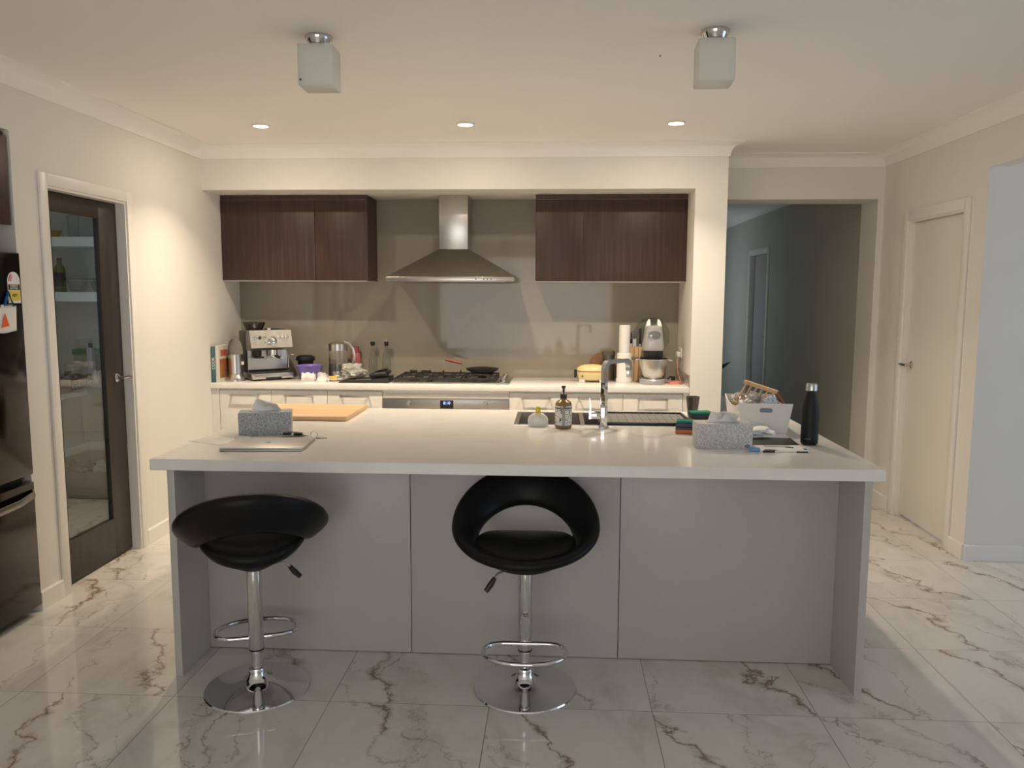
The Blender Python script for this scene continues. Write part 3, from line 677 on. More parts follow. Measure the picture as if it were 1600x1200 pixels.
# ------------------------------------------------------------------ things on the island
def tissue_box(loc, rz, lab, mat, fold_seed, logo):
    t = T('tissue_box', lab, 'tissue box', loc, rz); w2, d2, h = .117, .057, .107
    bx = B().box(-w2, w2, -d2, d2, .0004, h, .0012).done('box', mat, t)
    B().lathe([(0, 0), (.075, 0), (.075, .0006), (0, .0006)], (0, 0, h), 36, sy=.42).done('opening_film', principled('film', (.5, .52, .54), .2), t)
    def f(u, v):
        x = (-.066+.132*u)*(1-.22*v)+(.006)*v; z = h-.002+(.052+.006*math.sin(u*5+fold_seed)-.03*abs(u-.5)**1.5+.012*(.5-u))*v
        y = .012*math.sin(u*9+fold_seed)*(.3+v)+.02*math.sin(v*2.2+u*2)-.006
        return (x, y, z)
    b = B().grid(f, 28, 14)
    b.grid(lambda u, v: (f(u, v)[0]*.9+.008, f(u, v)[1]+.018-.03*v, f(u, v)[2]-.008*v+.004*math.sin(u*14)), 28, 14)
    b.done('tissue', M_TISSUE, t, solid=.0008)
    if logo:
        lg = B().lathe([(0, 0), (.012, 0), (.012, .0005), (0, .0005)], (w2-.022, -d2, .014), 28, rx, sx=1, sy=.45).done('logo_oval', principled('navy_ink', (.02, .025, .10), .5), t)
        text_obj('Kleenex', .0075, M_PAPER, lg, (w2-.022, -d2-.0009, .014), (PI/2, 0, 0), 'logo_text', .0001)
    return t
tissue_box((-1.345, 3.61, BZ), .27, 'blue-grey tissue box behind the closed laptop', M_TBOX, 1.0, False)
tissue_box((.722, 3.445, BZ), .015, 'pale grey tissue box in front of the white basket', M_TBOX2, 3.1, True)
lp = T('laptop', 'closed silver laptop lying on the island worktop', 'laptop', (-1.225, 3.315, BZ), .085)
B().box(-.172, .172, -.122, .122, .001, .008, .003, 3).done('base', M_ALU, lp)
lid = B().box(-.172, .172, -.122, .122, .0085, .0155, .003, 3).done('lid', M_ALU, lp)
b = B(); pl = [(.012*math.cos(a)*(1+.08*math.cos(2*a)), .012*math.sin(a)*(1-.1*abs(math.cos(a)))) for a in [2*PI*i/28 for i in range(28)]]
pl = [(x if (x < .008 or abs(y) > .006) else .0065, y) for x, y in pl]
b.prism(pl, 'z', .0156, .0159); b.prism([(0, .014), (.004, .0145), (.006, .019), (.001, .018)], 'z', .0156, .0159); b.done('lid_logo', principled('pale_logo', (.8, .8, .8), .1, .5), lid)
B().box(-.16, .16, -.12, .12, .0001, .001).done('painted_shadow_gap', M_BLACK, lp)  # black sheet paints the shade between laptop and worktop
cb = T('chopping_board', 'bamboo chopping board at the back left of the island', 'chopping board', (-1.335, 4.215, BZ))
B().box(-.27, .27, -.225, .225, .0004, .024, .003).done('board', M_BAMBOO, cb)
tag(B().box(-.11, .085, -.075, .075, .0003, .0012).done('loose_paper', M_PAPER), 'loose white sheet at the far left end of the island', 'paper')
bpy.data.objects['loose_paper'].location = (-1.485, 3.415, BZ); bpy.data.objects['loose_paper'].rotation_euler = (0, 0, -.45)
def put(o, loc, rz=0): o.location = loc; o.rotation_euler = (0, 0, rz); return o
o = tag(B().box(-.035, .035, -.018, .018, .0006, .009, .004, 3).done('earbud_case', M_WHITEP), 'small flat white case between the tissue box and laptop', 'case'); put(o, (-1.405, 3.475, BZ+.0012), -.35)
ph = T('mobile_phone', 'mobile phone in a pale case behind the laptop', 'phone', (-1.185, 3.485, BZ), -.75)
B().box(-.036, .036, -.072, .072, .0006, .0085, .003, 3).done('case', M_WHITEP, ph); B().box(-.033, .033, -.069, .069, .0086, .0092).done('screen', M_BLACK, ph)
sg = T('sunglasses', 'small folded dark glasses resting beside the blue-grey tissue box', 'glasses', (-1.195, 3.535, BZ+.0095), .1)
for s in (-1, 1): B().lathe([(0, 0), (.020, .001), (.022, .005), (.018, .009), (0, .010)], (s*.024, 0, 0), 20, sy=.6).done('lens', M_BLACK, sg)
B().tube([(-.045, .008, .007), (0, .016, .010), (.045, .008, .007)], .002, 6).done('frame', M_BLACK, sg)
kr = T('key_ring', 'metal key ring with a dark key at the right rear laptop corner', 'keys', (-1.085, 3.50, BZ))
B().tube([(.016*math.cos(a), .0, .018+.016*math.sin(a)) for a in [2*PI*i/24 for i in range(24)]], .0013, 6, closed=True).done('ring', M_STEEL, kr)
B().lathe([(0, .0005), (.010, .0005), (.010, .003), (0, .003)], (.018, .006, 0), 18).box(.024, .058, .003, .009, .0008, .003).done('key', M_STEELD, kr)

db = T('squeeze_bottle', 'squat white bottle with a yellow cap at the left end of the sink', 'bottle', (-.083, 3.915, BZ))
B().lathe([(0, .0004), (.048, .0006), (.0505, .006), (.0505, .034), (.046, .048), (.03, .062), (.016, .068), (0, .068)], seg=40, sy=.52).done('body', principled('white_gloss_plastic', (.72, .72, .68), .25), db)
B().lathe([(0, .067), (.014, .067), (.013, .078), (.010, .083), (.012, .088), (.009, .098), (0, .100)], seg=24).done('cap', principled('yellow_cap', (.72, .60, .02), .35), db)
so = T('soap_bottle', 'amber pump soap bottle with a black and white patterned label beside the sink', 'soap bottle', (.042, 3.872, BZ))
B().lathe([(0, .0004), (.037, .0006), (.0405, .006), (.0405, .118), (.036, .130), (.016, .143), (.0145, .150), (0, .150)], seg=40).done('bottle', principled('amber_plastic', (.34, .19, .05), .2, Transmission_Weight=.3), so)
B().lathe([(.0406, .010), (.0411, .011), (.0411, .112), (.0406, .113)], seg=40).done('label_wrap', M_LABEL, so)
for bz in (.010, .098): B().lathe([(.0412, bz), (.0416, bz), (.0416, bz+.008), (.0412, bz+.008)], seg=40).done('label_band', principled('grey_green_ink', (.15, .17, .16), .5), so)
B().box(-.006, .008, -.0425, -.041, .02, .097).done('label_panel', principled('label_grey', (.32, .33, .33), .5), so)
pm = B().lathe([(0, .148), (.0165, .148), (.0165, .168), (.010, .173), (.0055, .176), (.0055, .194), (.010, .198), (.010, .208), (0, .209)], seg=28).done('pump', M_BLACK, so)
B().box(-.005, .005, -.038, 0, .198, .206, .002).done('nozzle', M_BLACK, pm)
cu = T('tumbler', 'dark translucent tumbler at the right rear corner of the island', 'cup', (.748, 4.345, BZ))
B().lathe([(0, .0004), (.026, .0006), (.037, .102), (.034, .102), (.0235, .008), (0, .007)], seg=36).done('cup_body', principled('smoky_plastic', (.10, .085, .07), .2, Transmission_Weight=.35), cu)
def sponge(loc, rz, cfoam, cscour, lab, n):
    s = T('sponge', lab, 'sponge', loc, rz)
    B().box(-.05, .05, -.034, .034, .0004, .021, .005).done('foam', mottled('sponge_'+n, cfoam, tuple(c*.8 for c in cfoam), .9, s=120, bump=.5), s)
    B().box(-.05, .05, -.034, .034, .0215, .030, .002).done('scourer', mottled('scourer_'+n, cscour, tuple(c*.8 for c in cscour), .95, s=150, bump=.5), s)
G1 = (.01, .22, .155); 
sponge((.625, 3.775, BZ), -.25, (.60, .20, .08), (.10, .10, .14), 'orange and dark kitchen sponge at the bottom of the front sponge pile', 'a')
sponge((.628, 3.778, BZ+.031), -.2, (.09, .09, .16), G1, 'purple sponge with a teal scourer on top of the front sponge pile', 'b')
sponge((.70, 3.86, BZ), .1, (.07, .08, .13), (.03, .2, .16), 'dark blue sponge at the bottom of the rear sponge pile', 'c')
sponge((.70, 3.862, BZ+.031), .1, (.10, .085, .13), (.25, .2, .05), 'dark sponge in the middle of the rear sponge pile', 'd')
sponge((.703, 3.86, BZ+.062), .15, (.05, .06, .09), (.015, .27, .19), 'sponge with a bright teal scourer on top of the rear sponge pile', 'e')

bk = T('storage_basket', 'white plastic basket with a handle slot holding wrapped packets', 'basket', (.995, 3.955, BZ), -.03)
def basket():
    b = B(); hx, hy, h, t = .125, .185, .145, .004
    def ring(kx, ky, z, dip): 
        pts = []; n = 12
        c = [(-kx, -ky), (kx, -ky), (kx, ky), (-kx, ky)]
        for i in range(4):
            p, q = c[i], c[(i+1) % 4]
            for k in range(n):
                u = k/n; x = p[0]+(q[0]-p[0])*u; y = p[1]+(q[1]-p[1])*u
                d = dip*math.sin(PI*u)**.8 if i in (1, 3) else 0
                pts.append((x, y, z-d))
        return pts
    outer = [ring(hx-.02, hy-.02, .0004, 0), ring(hx-.012, hy-.012, h*.4, 0), ring(hx, hy, h, .03)]
    inner = [ring(hx-t, hy-t, h, .03), ring(hx-.012-t, hy-.012-t, h*.4, 0), ring(hx-.02-t, hy-.02-t, .004, 0)]
    b.loft(outer+inner); return b
basket().done('body', M_WHITEP, bk)
B().box(-.026, .030, -.1875, -.1795, .104, .122, .006, 3).done('handle_slot', principled('slot_blue_grey', (.20, .25, .31), .5), bk)
M_FOIL = mottled('clear_crinkled_wrap', (.62, .62, .62), (.30, .29, .27), .12, s=28, detail=5, bump=1, metal=.2)
pk = [((-.065, .09, .122), (.042, .055, .035), M_FOIL, 'crinkled silver packet at the far left of the basket'), ((-.01, .02, .122), (.045, .055, .045), M_FOIL, 'crinkled clear packet under the wooden rack'),
      ((-.062, -.04, .108), (.036, .06, .032), mottled('white_grey_packet', (.6, .62, .6), (.22, .24, .24), .5, s=30), 'grey and white packet against the left side of the basket'),
      ((.03, -.125, .128), (.036, .032, .038), principled('pale_blue_cloth', (.40, .52, .62), .8), 'pale blue cloth bundle behind the basket handle'),
      ((.07, .03, .118), (.04, .08, .03), mottled('brown_packet', (.35, .2, .12), (.15, .08, .05), .5, s=30), 'brown packet in the right half of the basket')]
for i, (c, r, m, lab) in enumerate(pk):
    o = tag(B().lump((0, 0, 0), r, .5, 2.6, 4, seed=i*3).done('packet', m), lab, 'packet'); o.location = (.995+c[0], 3.955+c[1], BZ+c[2]+.004)
rk = T('wooden_rack', 'small pale wooden slatted rack tilted out of the white basket', 'rack', (.995, 3.955, BZ))
A, Bp = Vector((-.05, .06, .222)), Vector((.075, -.065, .185)); dn = Vector((-.055, .0, -.10))
def bar(b, p, q, hw, hh):
    d = (q-p).normalized(); s = d.cross(Vector((0, 0, 1))).normalized(); n = s.cross(d)
    b.loft([[p+s*hw+n*hh, p-s*hw+n*hh, p-s*hw-n*hh, p+s*hw-n*hh], [q+s*hw+n*hh, q-s*hw+n*hh, q-s*hw-n*hh, q+s*hw-n*hh]]); return b
bar(B(), A, Bp, .012, .008).done('rail', M_PINE, rk); bar(B(), A+dn, Bp+dn, .012, .007).done('rail', M_PINE, rk)
for k in range(6):
    p = A.lerp(Bp, (k+.5)/6); B().tube([p, p+dn], .0048, 8).done('dowel', M_PINE, rk)
bar(B(), Bp+Vector((.0, .01, -.002)), Bp+Vector((.045, .02, -.065)), .008, .006).done('support_leg', M_RED_WOOD, rk)
wb = T('water_bottle', 'matt black insulated water bottle with a steel cap', 'water bottle', (1.117, 3.522, BZ))
B().lathe([(0, .0004), (.030, .0006), (.036, .008), (.037, .020), (.037, .135), (.035, .165), (.029, .195), (.0215, .222), (.0195, .236), (0, .236)], seg=48).done('body', M_BLACKM, wb)
B().lathe([(0, .236), (.0195, .236), (.0245, .240), (.0245, .262), (.021, .271), (0, .272)], seg=40).done('cap', M_STEEL, wb)
text_obj("S'well", .011, principled('grey_print', (.16, .17, .2), .5), wb, (-.018, -.0345, .03), (PI/2, 0, -.5), 'logo_text', .0012)
tag(put(B().lump((0, 0, .02), (.078, .05, .028), .6, 1.2, 4, seed=6).done('white_cloth', M_TISSUE), (.925, 3.66, BZ+.0015), .1), 'crumpled white cloth right of the pale tissue box', 'cloth')
o = tag(B().box(-.11, .11, -.095, .095, .0004, .008, .004, 3).done('black_folder', M_BLACKM), 'flat black folder under the crumpled white cloth', 'folder'); put(o, (.955, 3.545, BZ), -.06)
bpy.data.objects['white_cloth'].location.z = BZ+.0075
mz = T('booklet', 'white booklet with black shapes in front of the black folder', 'booklet', (.955, 3.385, BZ), .03)
B().box(-.10, .10, -.058, .058, .0004, .010, .002).done('pages', M_PAPER, mz)
B().prism([(-.085, -.0585), (-.03, -.0585), (-.04, -.045), (-.075, -.04)], 'z', .0101, .0106).prism([(.085, -.04), (.099, -.05), (.099, -.02), (.09, -.015)], 'z', .0101, .0106).prism([(.02, .0), (.05, -.01), (.06, .01), (.035, .02)], 'z', .0101, .0106).done('black_print', M_BLACK, mz)
B().box(-.09, -.04, -.0592, -.058, .001, .009).box(.05, .098, -.0592, -.058, .001, .006).done('black_edge_print', M_BLACK, mz)
B().box(-.06, .05, .01, .045, .0101, .0105).done('grey_print', principled('grey_print2', (.35, .35, .36), .6), mz)
tag(put(B().box(-.022, .022, -.012, .012, .0004, .016, .005, 3).done('blue_eraser', principled('light_blue_plastic', (.16, .33, .60), .4)), (.838, 3.345, BZ), -.2), 'small light blue object beside the white booklet', 'small object')

# ------------------------------------------------------------------ things on the back bench
t = T('recipe_book', 'thin teal book standing against the left wall', 'book', (-2.489, 5.67, BZ))
B().box(-.016, .016, 0, .19, .0004, .262, .001).done('cover', principled('teal_cover', (.05, .13, .15), .4), t)
text_obj('COOK', .03, M_PAPER, t, (0, -.0006, .14), (PI/2, -PI/2, 0), 'spine_title')
t = T('recipe_book', 'recipe book with a red and white food cover beside the teal book', 'book', (-2.458, 5.67, BZ))
B().box(-.0125, .0105, .002, .205, .0004, .268, .001).done('pages', M_PAPER, t)
B().box(-.0135, -.0126, 0, .207, .0004, .27).box(.0106, .0118, 0, .207, .0004, .27).box(-.0135, .0118, -.0012, 0, .0004, .27).done('cover', principled('cream_cover', (.62, .58, .5), .4), t)
B().box(.0119, .0123, .01, .20, .03, .17).done('cover_photo', M_COVER, t); B().box(.0119, .0123, .03, .17, .19, .235).done('title_block', principled('title_red', (.45, .1, .08), .5), t)
t = T('blender_canister', 'stainless canister with a clear dome lid next to the recipe books', 'canister', (-2.373, 5.79, BZ))
B().lathe([(0, .0004), (.068, .0006), (.068, .01), (.063, .03), (.053, .045), (.050, .06), (.050, .20), (0, .20)], seg=40).done('body', M_STEEL, t)
B().lathe([(0, .200), (.054, .200), (.056, .205), (.052, .25), (.043, .29), (.028, .31), (0, .317)], seg=40).done('dome_lid', M_CLEAR, t)
B().box(.049, .062, -.008, .008, .12, .145, .002).done('switch', M_WHITEP, t)

# espresso machine
e = T('espresso_machine', 'stainless espresso machine with bean hopper in the bench corner', 'coffee machine', (-2.215, 5.985, BZ), math.radians(38))
B().box(-.155, .155, -.04, .15, .02, .365, .008).done('body', principled('dark_side_steel', (.06, .06, .055), .3, .6), e)
hd2 = B().prism([(-.16, .245), (-.135, .225), (-.04, .225), (-.04, .375), (-.125, .375)], 'x', -.157, .157).done('head', mottled('head_steel', (.36, .35, .33), (.42, .41, .39), .33, s=30, metal=1), e)
B().box(-.150, .150, -.045, -.039, .075, .225).done('splash_panel', M_STEEL, e)
B().box(-.157, .157, -.175, .15, .012, .055, .006).done('drip_tray', M_STEEL, e)
B().box(-.145, .145, -.165, -.05, .0555, .060).done('drip_grille', M_IRON, e)
B().box(-.06, .06, -.176, -.172, .012, .026).done('tray_notch', M_BLACK, e)
B().lathe([(0, .0004), (.012, .0004), (.012, .014), (0, .014)], (-.13, -.14, 0), 14).lathe([(0, .0004), (.012, .0004), (.012, .014), (0, .014)], (.13, -.14, 0), 14).lathe([(0, .0004), (.012, .0004), (.012, .022), (0, .022)], (-.13, .12, 0), 14).lathe([(0, .0004), (.012, .0004), (.012, .022), (0, .022)], (.13, .12, 0), 14).done('feet', M_BLACK, e)
B().lathe([(0, .366), (.06, .366), (.062, .375), (.075, .405), (.082, .420), (.084, .432), (0, .436)], (-.07, .04, 0), 36).done('bean_hopper', principled('smoky_hopper', (.03, .028, .026), .15), e)
B().lathe([(0, .365), (.014, .365), (.013, .385), (0, .387)], (.02, -.03, 0), 18).done('top_knob', M_WHITEP, e)
B().box(.035, .145, -.02, .12, .366, .376, .003).done('cup_tray', M_IRON, e)
fm = Matrix.Rotation(PI/2-.23, 4, 'X')
def face(x, z): return (x, -.125-(.375-z)*(.035/.13)-.001, z)
B().lathe([(0, 0), (.034, 0), (.034, .006), (.028, .010), (0, .010)], face(.005, .295), 28, fm).done('pressure_gauge', M_CHROME, e)
for i, (x, z) in enumerate(((-.12, .32), (-.085, .32), (-.05, .32), (.06, .32), (.09, .32), (.12, .32), (-.05, .285), (-.03, .27))):
    r = .012 if i < 6 else .006
    B().lathe([(0, 0), (r, 0), (r, .004), (r*.7, .006), (0, .006)], face(x, z), 20, fm).done('button', M_CHROME if i != 1 else M_IRON, e)
B().lathe([(0, .19), (.034, .19), (.034, .226), (0, .226)], (.03, -.09, 0), 28).done('group_head', M_CHROME, e)
pf = B().lathe([(0, .165), (.03, .168), (.036, .178), (.036, .190), (0, .190)], (.03, -.09, 0), 28).done('portafilter', M_CHROME, e)
B().tube([(.03, -.12, .18), (.045, -.19, .172), (.05, -.215, .170)], [.008, .012, .013], 12).done('portafilter_handle', M_BLACK, pf)
B().lathe([(0, 0), (.014, 0), (.013, .01), (0, .012)], (.05, -.215, .170), 16, rx).done('handle_cap', M_STEEL, pf)
B().lathe([(0, .17), (.022, .17), (.026, .20), (.026, .225), (0, .225)], (-.085, -.085, 0), 24).done('grinder_outlet', M_BLACK, e)
B().box(-.12, -.05, -.12, -.06, .165, .178, .003).done('grinder_cradle', M_BLACK, e)
B().tube([(.125, -.11, .225), (.13, -.13, .16), (.128, -.14, .09)], .004, 8).lathe([(0, 0), (.013, 0), (.013, .02), (0, .02)], (.165, -.09, .18), 14, Matrix.Rotation(PI/2, 4, 'Y')).done('steam_wand', M_CHROME, e)

t = T('black_tub', 'black lidded tub behind the purple bowl', 'tub', (-1.953, 6.13, BZ))
B().lathe([(0, .0004), (.05, .0006), (.06, .13), (.072, .13), (.073, .145), (.066, .16), (.05, .168), (0, .17)], seg=40).done('tub_body', M_BLACKM, t)
t = T('mixing_bowl', 'purple plastic bowl in front of the black tub', 'bowl', (-1.868, 5.965, BZ))
B().lathe([(0, .0004), (.065, .0006), (.078, .04), (.096, .1), (.100, .106), (.096, .108), (.088, .1), (.07, .04), (.058, .008), (0, .006)], seg=48).done('bowl_body', principled('purple_plastic', (.19, .13, .45), .4), t)
def crumple(name, loc, r, amp, fr, seed, mat, lab, cat, rz=0):
    return tag(put(B().lump((0, 0, r[2]*.675), r, amp, fr, 4, seed=seed).done(name, mat, ang=.25), loc, rz), lab, cat)
def napkin(loc, rz, lab, k):
    b = B(); w2, d2 = .05, .022
    def f(u, v):
        a = u*2-1
        return (a*w2*(1-.15*v), d2*math.sin(v*PI*.9)*(1 if k else -1)*.7+.006*math.sin(u*8+k), .001+.068*v*(1-.25*abs(a)*math.sin(u*6+k*2)**2))
    b.grid(f, 14, 8); b.grid(lambda u, v: (f(u, v)[0]+.008, f(u, v)[1]+.02, f(u, v)[2]*.82), 14, 8)
    return tag(put(b.done('crumpled_napkin', M_PAPER, solid=.001, ang=.3), loc, rz), lab, 'napkin')
napkin((-1.832, 5.80, BZ), .15, 'left crumpled white paper napkin in front of the purple bowl', 0)
napkin((-1.735, 5.795, BZ), -.35, 'right crumpled white paper napkin in front of the glass kettle', 2)
k = T('kettle', 'glass electric kettle with stainless lid and curved handle', 'kettle', (-1.68, 6.085, BZ))
B().lathe([(0, .0004), (.080, .0006), (.082, .02), (.076, .03), (.074, .055), (0, .055)], seg=44).done('base', M_STEEL, k)
B().lathe([(.071, .055), (.074, .055), (.070, .215), (.067, .215)], seg=44).done('glass_body', M_GLASS, k)
B().lathe([(0, .0551), (.069, .0551), (.067, .11), (0, .11)], seg=40).done('water', thin_glass('water', (.8, .82, .8)), k)
B().lathe([(.072, .214), (.071, .262), (.06, .272), (.03, .276), (0, .278)], seg=44).prism([(-.068, -.018), (-.112, 0), (-.068, .018)], 'z', .238, .264).done('lid', M_STEEL, k)
B().tube([(.05, 0, .274), (.09, 0, .262), (.118, 0, .225), (.128, 0, .17), (.118, 0, .11), (.112, 0, .095)], [.010, .012, .012, .012, .011, .008], 10, flat=(1.2, .7)).done('handle', M_STEEL, k)
t = T('pink_bottle', 'pink and red bottle behind the kettle handle', 'bottle', (-1.575, 6.205, BZ))
B().lathe([(0, .0004), (.033, .0006), (.036, .01), (.036, .17), (.03, .185), (0, .185)], seg=28).done('bottle_body', principled('pink_plastic', (.55, .12, .14), .4), t)
B().lathe([(0, .185), (.03, .185), (.028, .235), (0, .238)], seg=24).done('cap', principled('dark_red_plastic', (.35, .05, .06), .4), t)
t = T('small_plate', 'small white plate in front of the kettle', 'plate', (-1.665, 5.875, BZ))
B().lathe([(0, .0004), (.045, .0006), (.072, .012), (.071, .014), (.045, .004), (0, .004)], seg=40).done('plate_body', M_WHITEP, t)
tag(put(B().box(-.035, .035, -.018, .018, .0005, .028, .008, 3).done('cheese_piece', mottled('yellow_food', (.70, .42, .06), (.75, .55, .15), .6, s=60)), (-1.668, 5.88, BZ+.004), .1), 'yellow piece of food on the small white plate', 'food')
M_BAG = mottled('translucent_bag', (.60, .60, .56), (.42, .42, .38), .25, s=25, bump=1, Transmission_Weight=.25)
t = T('black_tray', 'black low tray and case with a loop handle left of the cooktop', 'tray', (-1.395, 5.83, BZ))
B().loft([[(-.19, -.10, .0004), (.18, -.10, .0004), (.18, .10, .0004), (-.17, .10, .0004)], [(-.19, -.10, .006), (.18, -.10, .040), (.18, .10, .040), (-.17, .10, .012)]]).done('tray', M_IRON, t)
B().box(.04, .175, -.09, .09, .036, .064, .012, 3, Matrix.Rotation(-.12, 4, 'Y')).done('case', M_BLACK, t)
B().tube([(.165, -.06, .045), (.178, -.06, .085), (.165, -.05, .10), (.10, -.03, .085), (.06, -.02, .07)], .008, 8).done('loop_handle', M_BLACK, t)
B().box(-.06, .05, -.101, -.099, .025, .029).done('steel_strip', M_STEEL, t)
tag(put(B().lump((0, 0, .03), (.092, .07, .062), .7, 1.15, 5, seed=12).done('plastic_bag', M_BAG, ang=.3), (-1.52, 5.92, BZ+.036), .3), 'crumpled translucent plastic bag lying on the black tray', 'bag')
for x, lab in ((-1.434, 'left clear glass oil bottle with a black stopper'), (-1.326, 'right clear glass oil bottle with a black stopper')):
    t = T('glass_bottle', lab, 'bottle', (x, 6.195, BZ), 0, 'glass oil bottles against the splashback')
    B().lathe([(0, .0004), (.034, .0006), (.036, .008), (.035, .12), (.026, .19), (.0135, .225), (.0125, .245), (0, .245)], seg=32).done('bottle_body', M_JARG, t)
    B().lathe([(0, .240), (.014, .242), (.018, .268), (.018, .274), (0, .275)], seg=20).done('stopper', M_BLACK, t)
    B().tube([(0, 0, .274), (0, 0, .30)], .003, 8).done('pourer', M_STEEL, t)

# right side of the bench
t = T('pie_maker', 'cream yellow domed pie maker on feet behind the tap', 'appliance', (.275, 5.97, BZ))
B().loft([[(.115*math.cos(a)*kx, .085*math.sin(a)*kx, z) for a in [2*PI*i/40 for i in range(40)]] for kx, z in ((.62, .012), (.86, .022), (.98, .05), (1, .078))]).done('base', principled('cream_enamel', (.74, .62, .32), .3), t)
B().lathe([(.0, .079), (.1155, .079), (.1155, .084), (0, .084)], seg=40, sy=.74).done('red_seam', principled('red_line', (.42, .07, .04), .5), t)
B().loft([[(.115*math.cos(a)*kx, .085*math.sin(a)*kx, z) for a in [2*PI*i/40 for i in range(40)]] for kx, z in ((1, .085), (.96, .102), (.78, .12), (.45, .129), (.05, .131))]).done('lid', MATS['cream_enamel'], t)
for s in (-1, 1): B().box(s*.075-.022, s*.075+.022, -.06, .04, .0004, .022, .004).done('foot', M_WHITEP, t)
B().box(-.133, -.113, -.02, .02, .03, .09, .004).done('side_handle', M_BLACK, t)
B().prism([(-.085, .05), (-.065, .055), (-.072, .04)], 'y', -.079, -.0775).done('printed_mark', M_BLACK, t)
o = tag(B().lathe([(0, -.009), (.098, -.009), (.10, 0), (.098, .009), (0, .009)], (0, 0, 0), 48, Matrix.Rotation(PI/2-.09, 4, 'X')).done('round_board', wood('brown_board', (.17, .075, .025), (.26, .13, .05), (.3, .16, .07), s=18, scale=(1, 1, .2))), 'round brown wooden board leaning on the splashback behind the pie maker', 'board'); o.location = (.365, 6.225, BZ+.100)
t = T('storage_canister', 'smoky grey lidded canister left of the tall white cylinder', 'canister', (.405, 6.115, BZ))
B().lathe([(0, .0004), (.046, .0006), (.047, .19), (0, .19)], seg=36).done('canister_body', principled('smoky_metal', (.16, .145, .125), .25, .7), t)
B().lathe([(0, .19), (.05, .19), (.05, .216), (.045, .222), (0, .222)], seg=36).done('lid', principled('smoky_lid', (.10, .09, .08), .35), t)
t = T('water_filter', 'tall white two-tier cylinder standing left of the knife block', 'dispenser', (.512, 5.965, BZ))
B().lathe([(0, .0004), (.060, .0006), (.061, .02), (.055, .035), (.0545, .21), (.05, .218), (0, .218)], seg=40).done('lower_cylinder', M_WHITEP, t)
B().lathe([(0, .2181), (.041, .2181), (.041, .418), (.039, .424), (0, .424)], seg=36).done('upper_cylinder', M_WHITEP, t)
t = T('knife_block', 'pale bamboo knife block holding scissors and knives beside the mixer', 'knife block', (.61, 6.10, BZ))
for k in range(3): B().box(-.047+k*.032, -.017+k*.032, -.05, .05, .0004, .255, .002).done('slat', M_PINE, t)
B().box(-.049, .049, -.052, .052, .16, .185, .001).done('band', principled('olive_band', (.24, .21, .13), .5), t)
sc2 = T('scissors', 'grey handled scissors standing in the knife block', 'scissors', (.60, 6.10, BZ+.256))
for s in (-1, 1): B().tube([(s*.018+.014*math.cos(a), 0, .09+.028*math.sin(a)) for a in [2*PI*i/20 for i in range(20)]], .0045, 8, closed=True).done('finger_loop', principled('grey_blue_handle', (.12, .13, .16), .4), sc2)
B().loft([[(-.012, -.002, .06), (.012, -.002, .06), (.012, .002, .06), (-.012, .002, .06)], [(-.014, -.002, .0), (.014, -.002, .0), (.014, .002, .0), (-.014, .002, .0)]]).done('blades', M_STEEL, sc2)
for x, y, h, lab in ((.641, 6.10, .14, 'black handled knife at the right of the knife block'), (.575, 6.13, .10, 'shorter black handled knife at the left rear of the knife block')):
    t = T('kitchen_knife', lab, 'knife', (x, y, BZ+.256)); B().box(-.009, .009, -.009, .009, .022, h, .003).done('handle', M_BLACK, t); B().box(-.008, .008, -.0012, .0012, .0, .022).done('blade', M_STEEL, t)
# mixer
t = T('stand_mixer', 'silver stand mixer with a stainless bowl at the right end of the bench', 'mixer', (.715, 5.86, BZ))
M_SILV = principled('silver_plastic', (.42, .42, .43), .3, .3)
B().loft([[(.095*kx*math.cos(a), .11*kx*math.sin(a)+.02, z) for a in [2*PI*i/48 for i in range(48)]] for kx, z in ((.97, .0004), (1, .006), (1, .03), (.93, .04))]).done('base', M_SILV, t)
B().lathe([(0, .041), (.062, .042), (.082, .075), (.098, .13), (.106, .178), (.112, .183), (.112, .187), (.102, .186), (.092, .13), (.06, .05), (0, .047)], seg=56).done('bowl', M_STEEL, t)
B().tube([(-.108, 0, .178), (-.128, 0, .172)], .006).tube([(.108, 0, .178), (.132, 0, .172), (.138, -.005, .165)], .006).done('bowl_handles', M_STEEL, t)
B().loft([[(sx*math.copysign(abs(math.cos(a))**.7, math.cos(a)), .03+sy*math.copysign(abs(math.sin(a))**.7, math.sin(a)), z) for a in [2*PI*i/40 for i in range(40)]] for sx, sy, z in ((.066, .06, .175), (.071, .066, .215), (.072, .067, .245))]).done('black_collar', M_BLACK, t)
B().loft([[(sx*math.copysign(abs(math.cos(a))**.6, math.cos(a)), .04+sy*math.copysign(abs(math.sin(a))**.6, math.sin(a)), z) for a in [2*PI*i/40 for i in range(40)]] for sx, sy, z in ((.076, .075, .245), (.080, .08, .27), (.072, .075, .32), (.064, .07, .38), (.060, .066, .415), (.052, .055, .426))]).done('head', M_SILV, t)
B().box(-.02, .02, .115, .16, .03, .33, .01).done('rear_column', M_SILV, t)
for s in (-1, 1): B().loft([[(s*.026, .0, .42), (s*.056, .0, .42), (s*.056, .07, .42), (s*.026, .07, .42)], [(s*.026, .01, .45), (s*.050, .01, .45), (s*.050, .06, .45), (s*.026, .06, .45)], [(s*.028, .02, .470), (s*.038, .02, .470), (s*.038, .05, .470), (s*.028, .05, .470)]]).done('top_prong', M_WHITEP, t)
B().lathe([(0, 0), (.046, 0), (.046, .008), (0, .010)], (0, -.034, .365), 32, Matrix.Rotation(PI/2-.08, 4, 'X'), sx=1, sy=.5).done('badge_panel', principled('grey_panel', (.22, .22, .23), .2, .5), t)
B().lathe([(0, 0), (.013, 0), (.011, .012), (0, .014)], (-.022, -.042, .353), 20, rx).done('dial', M_CHROME, t)
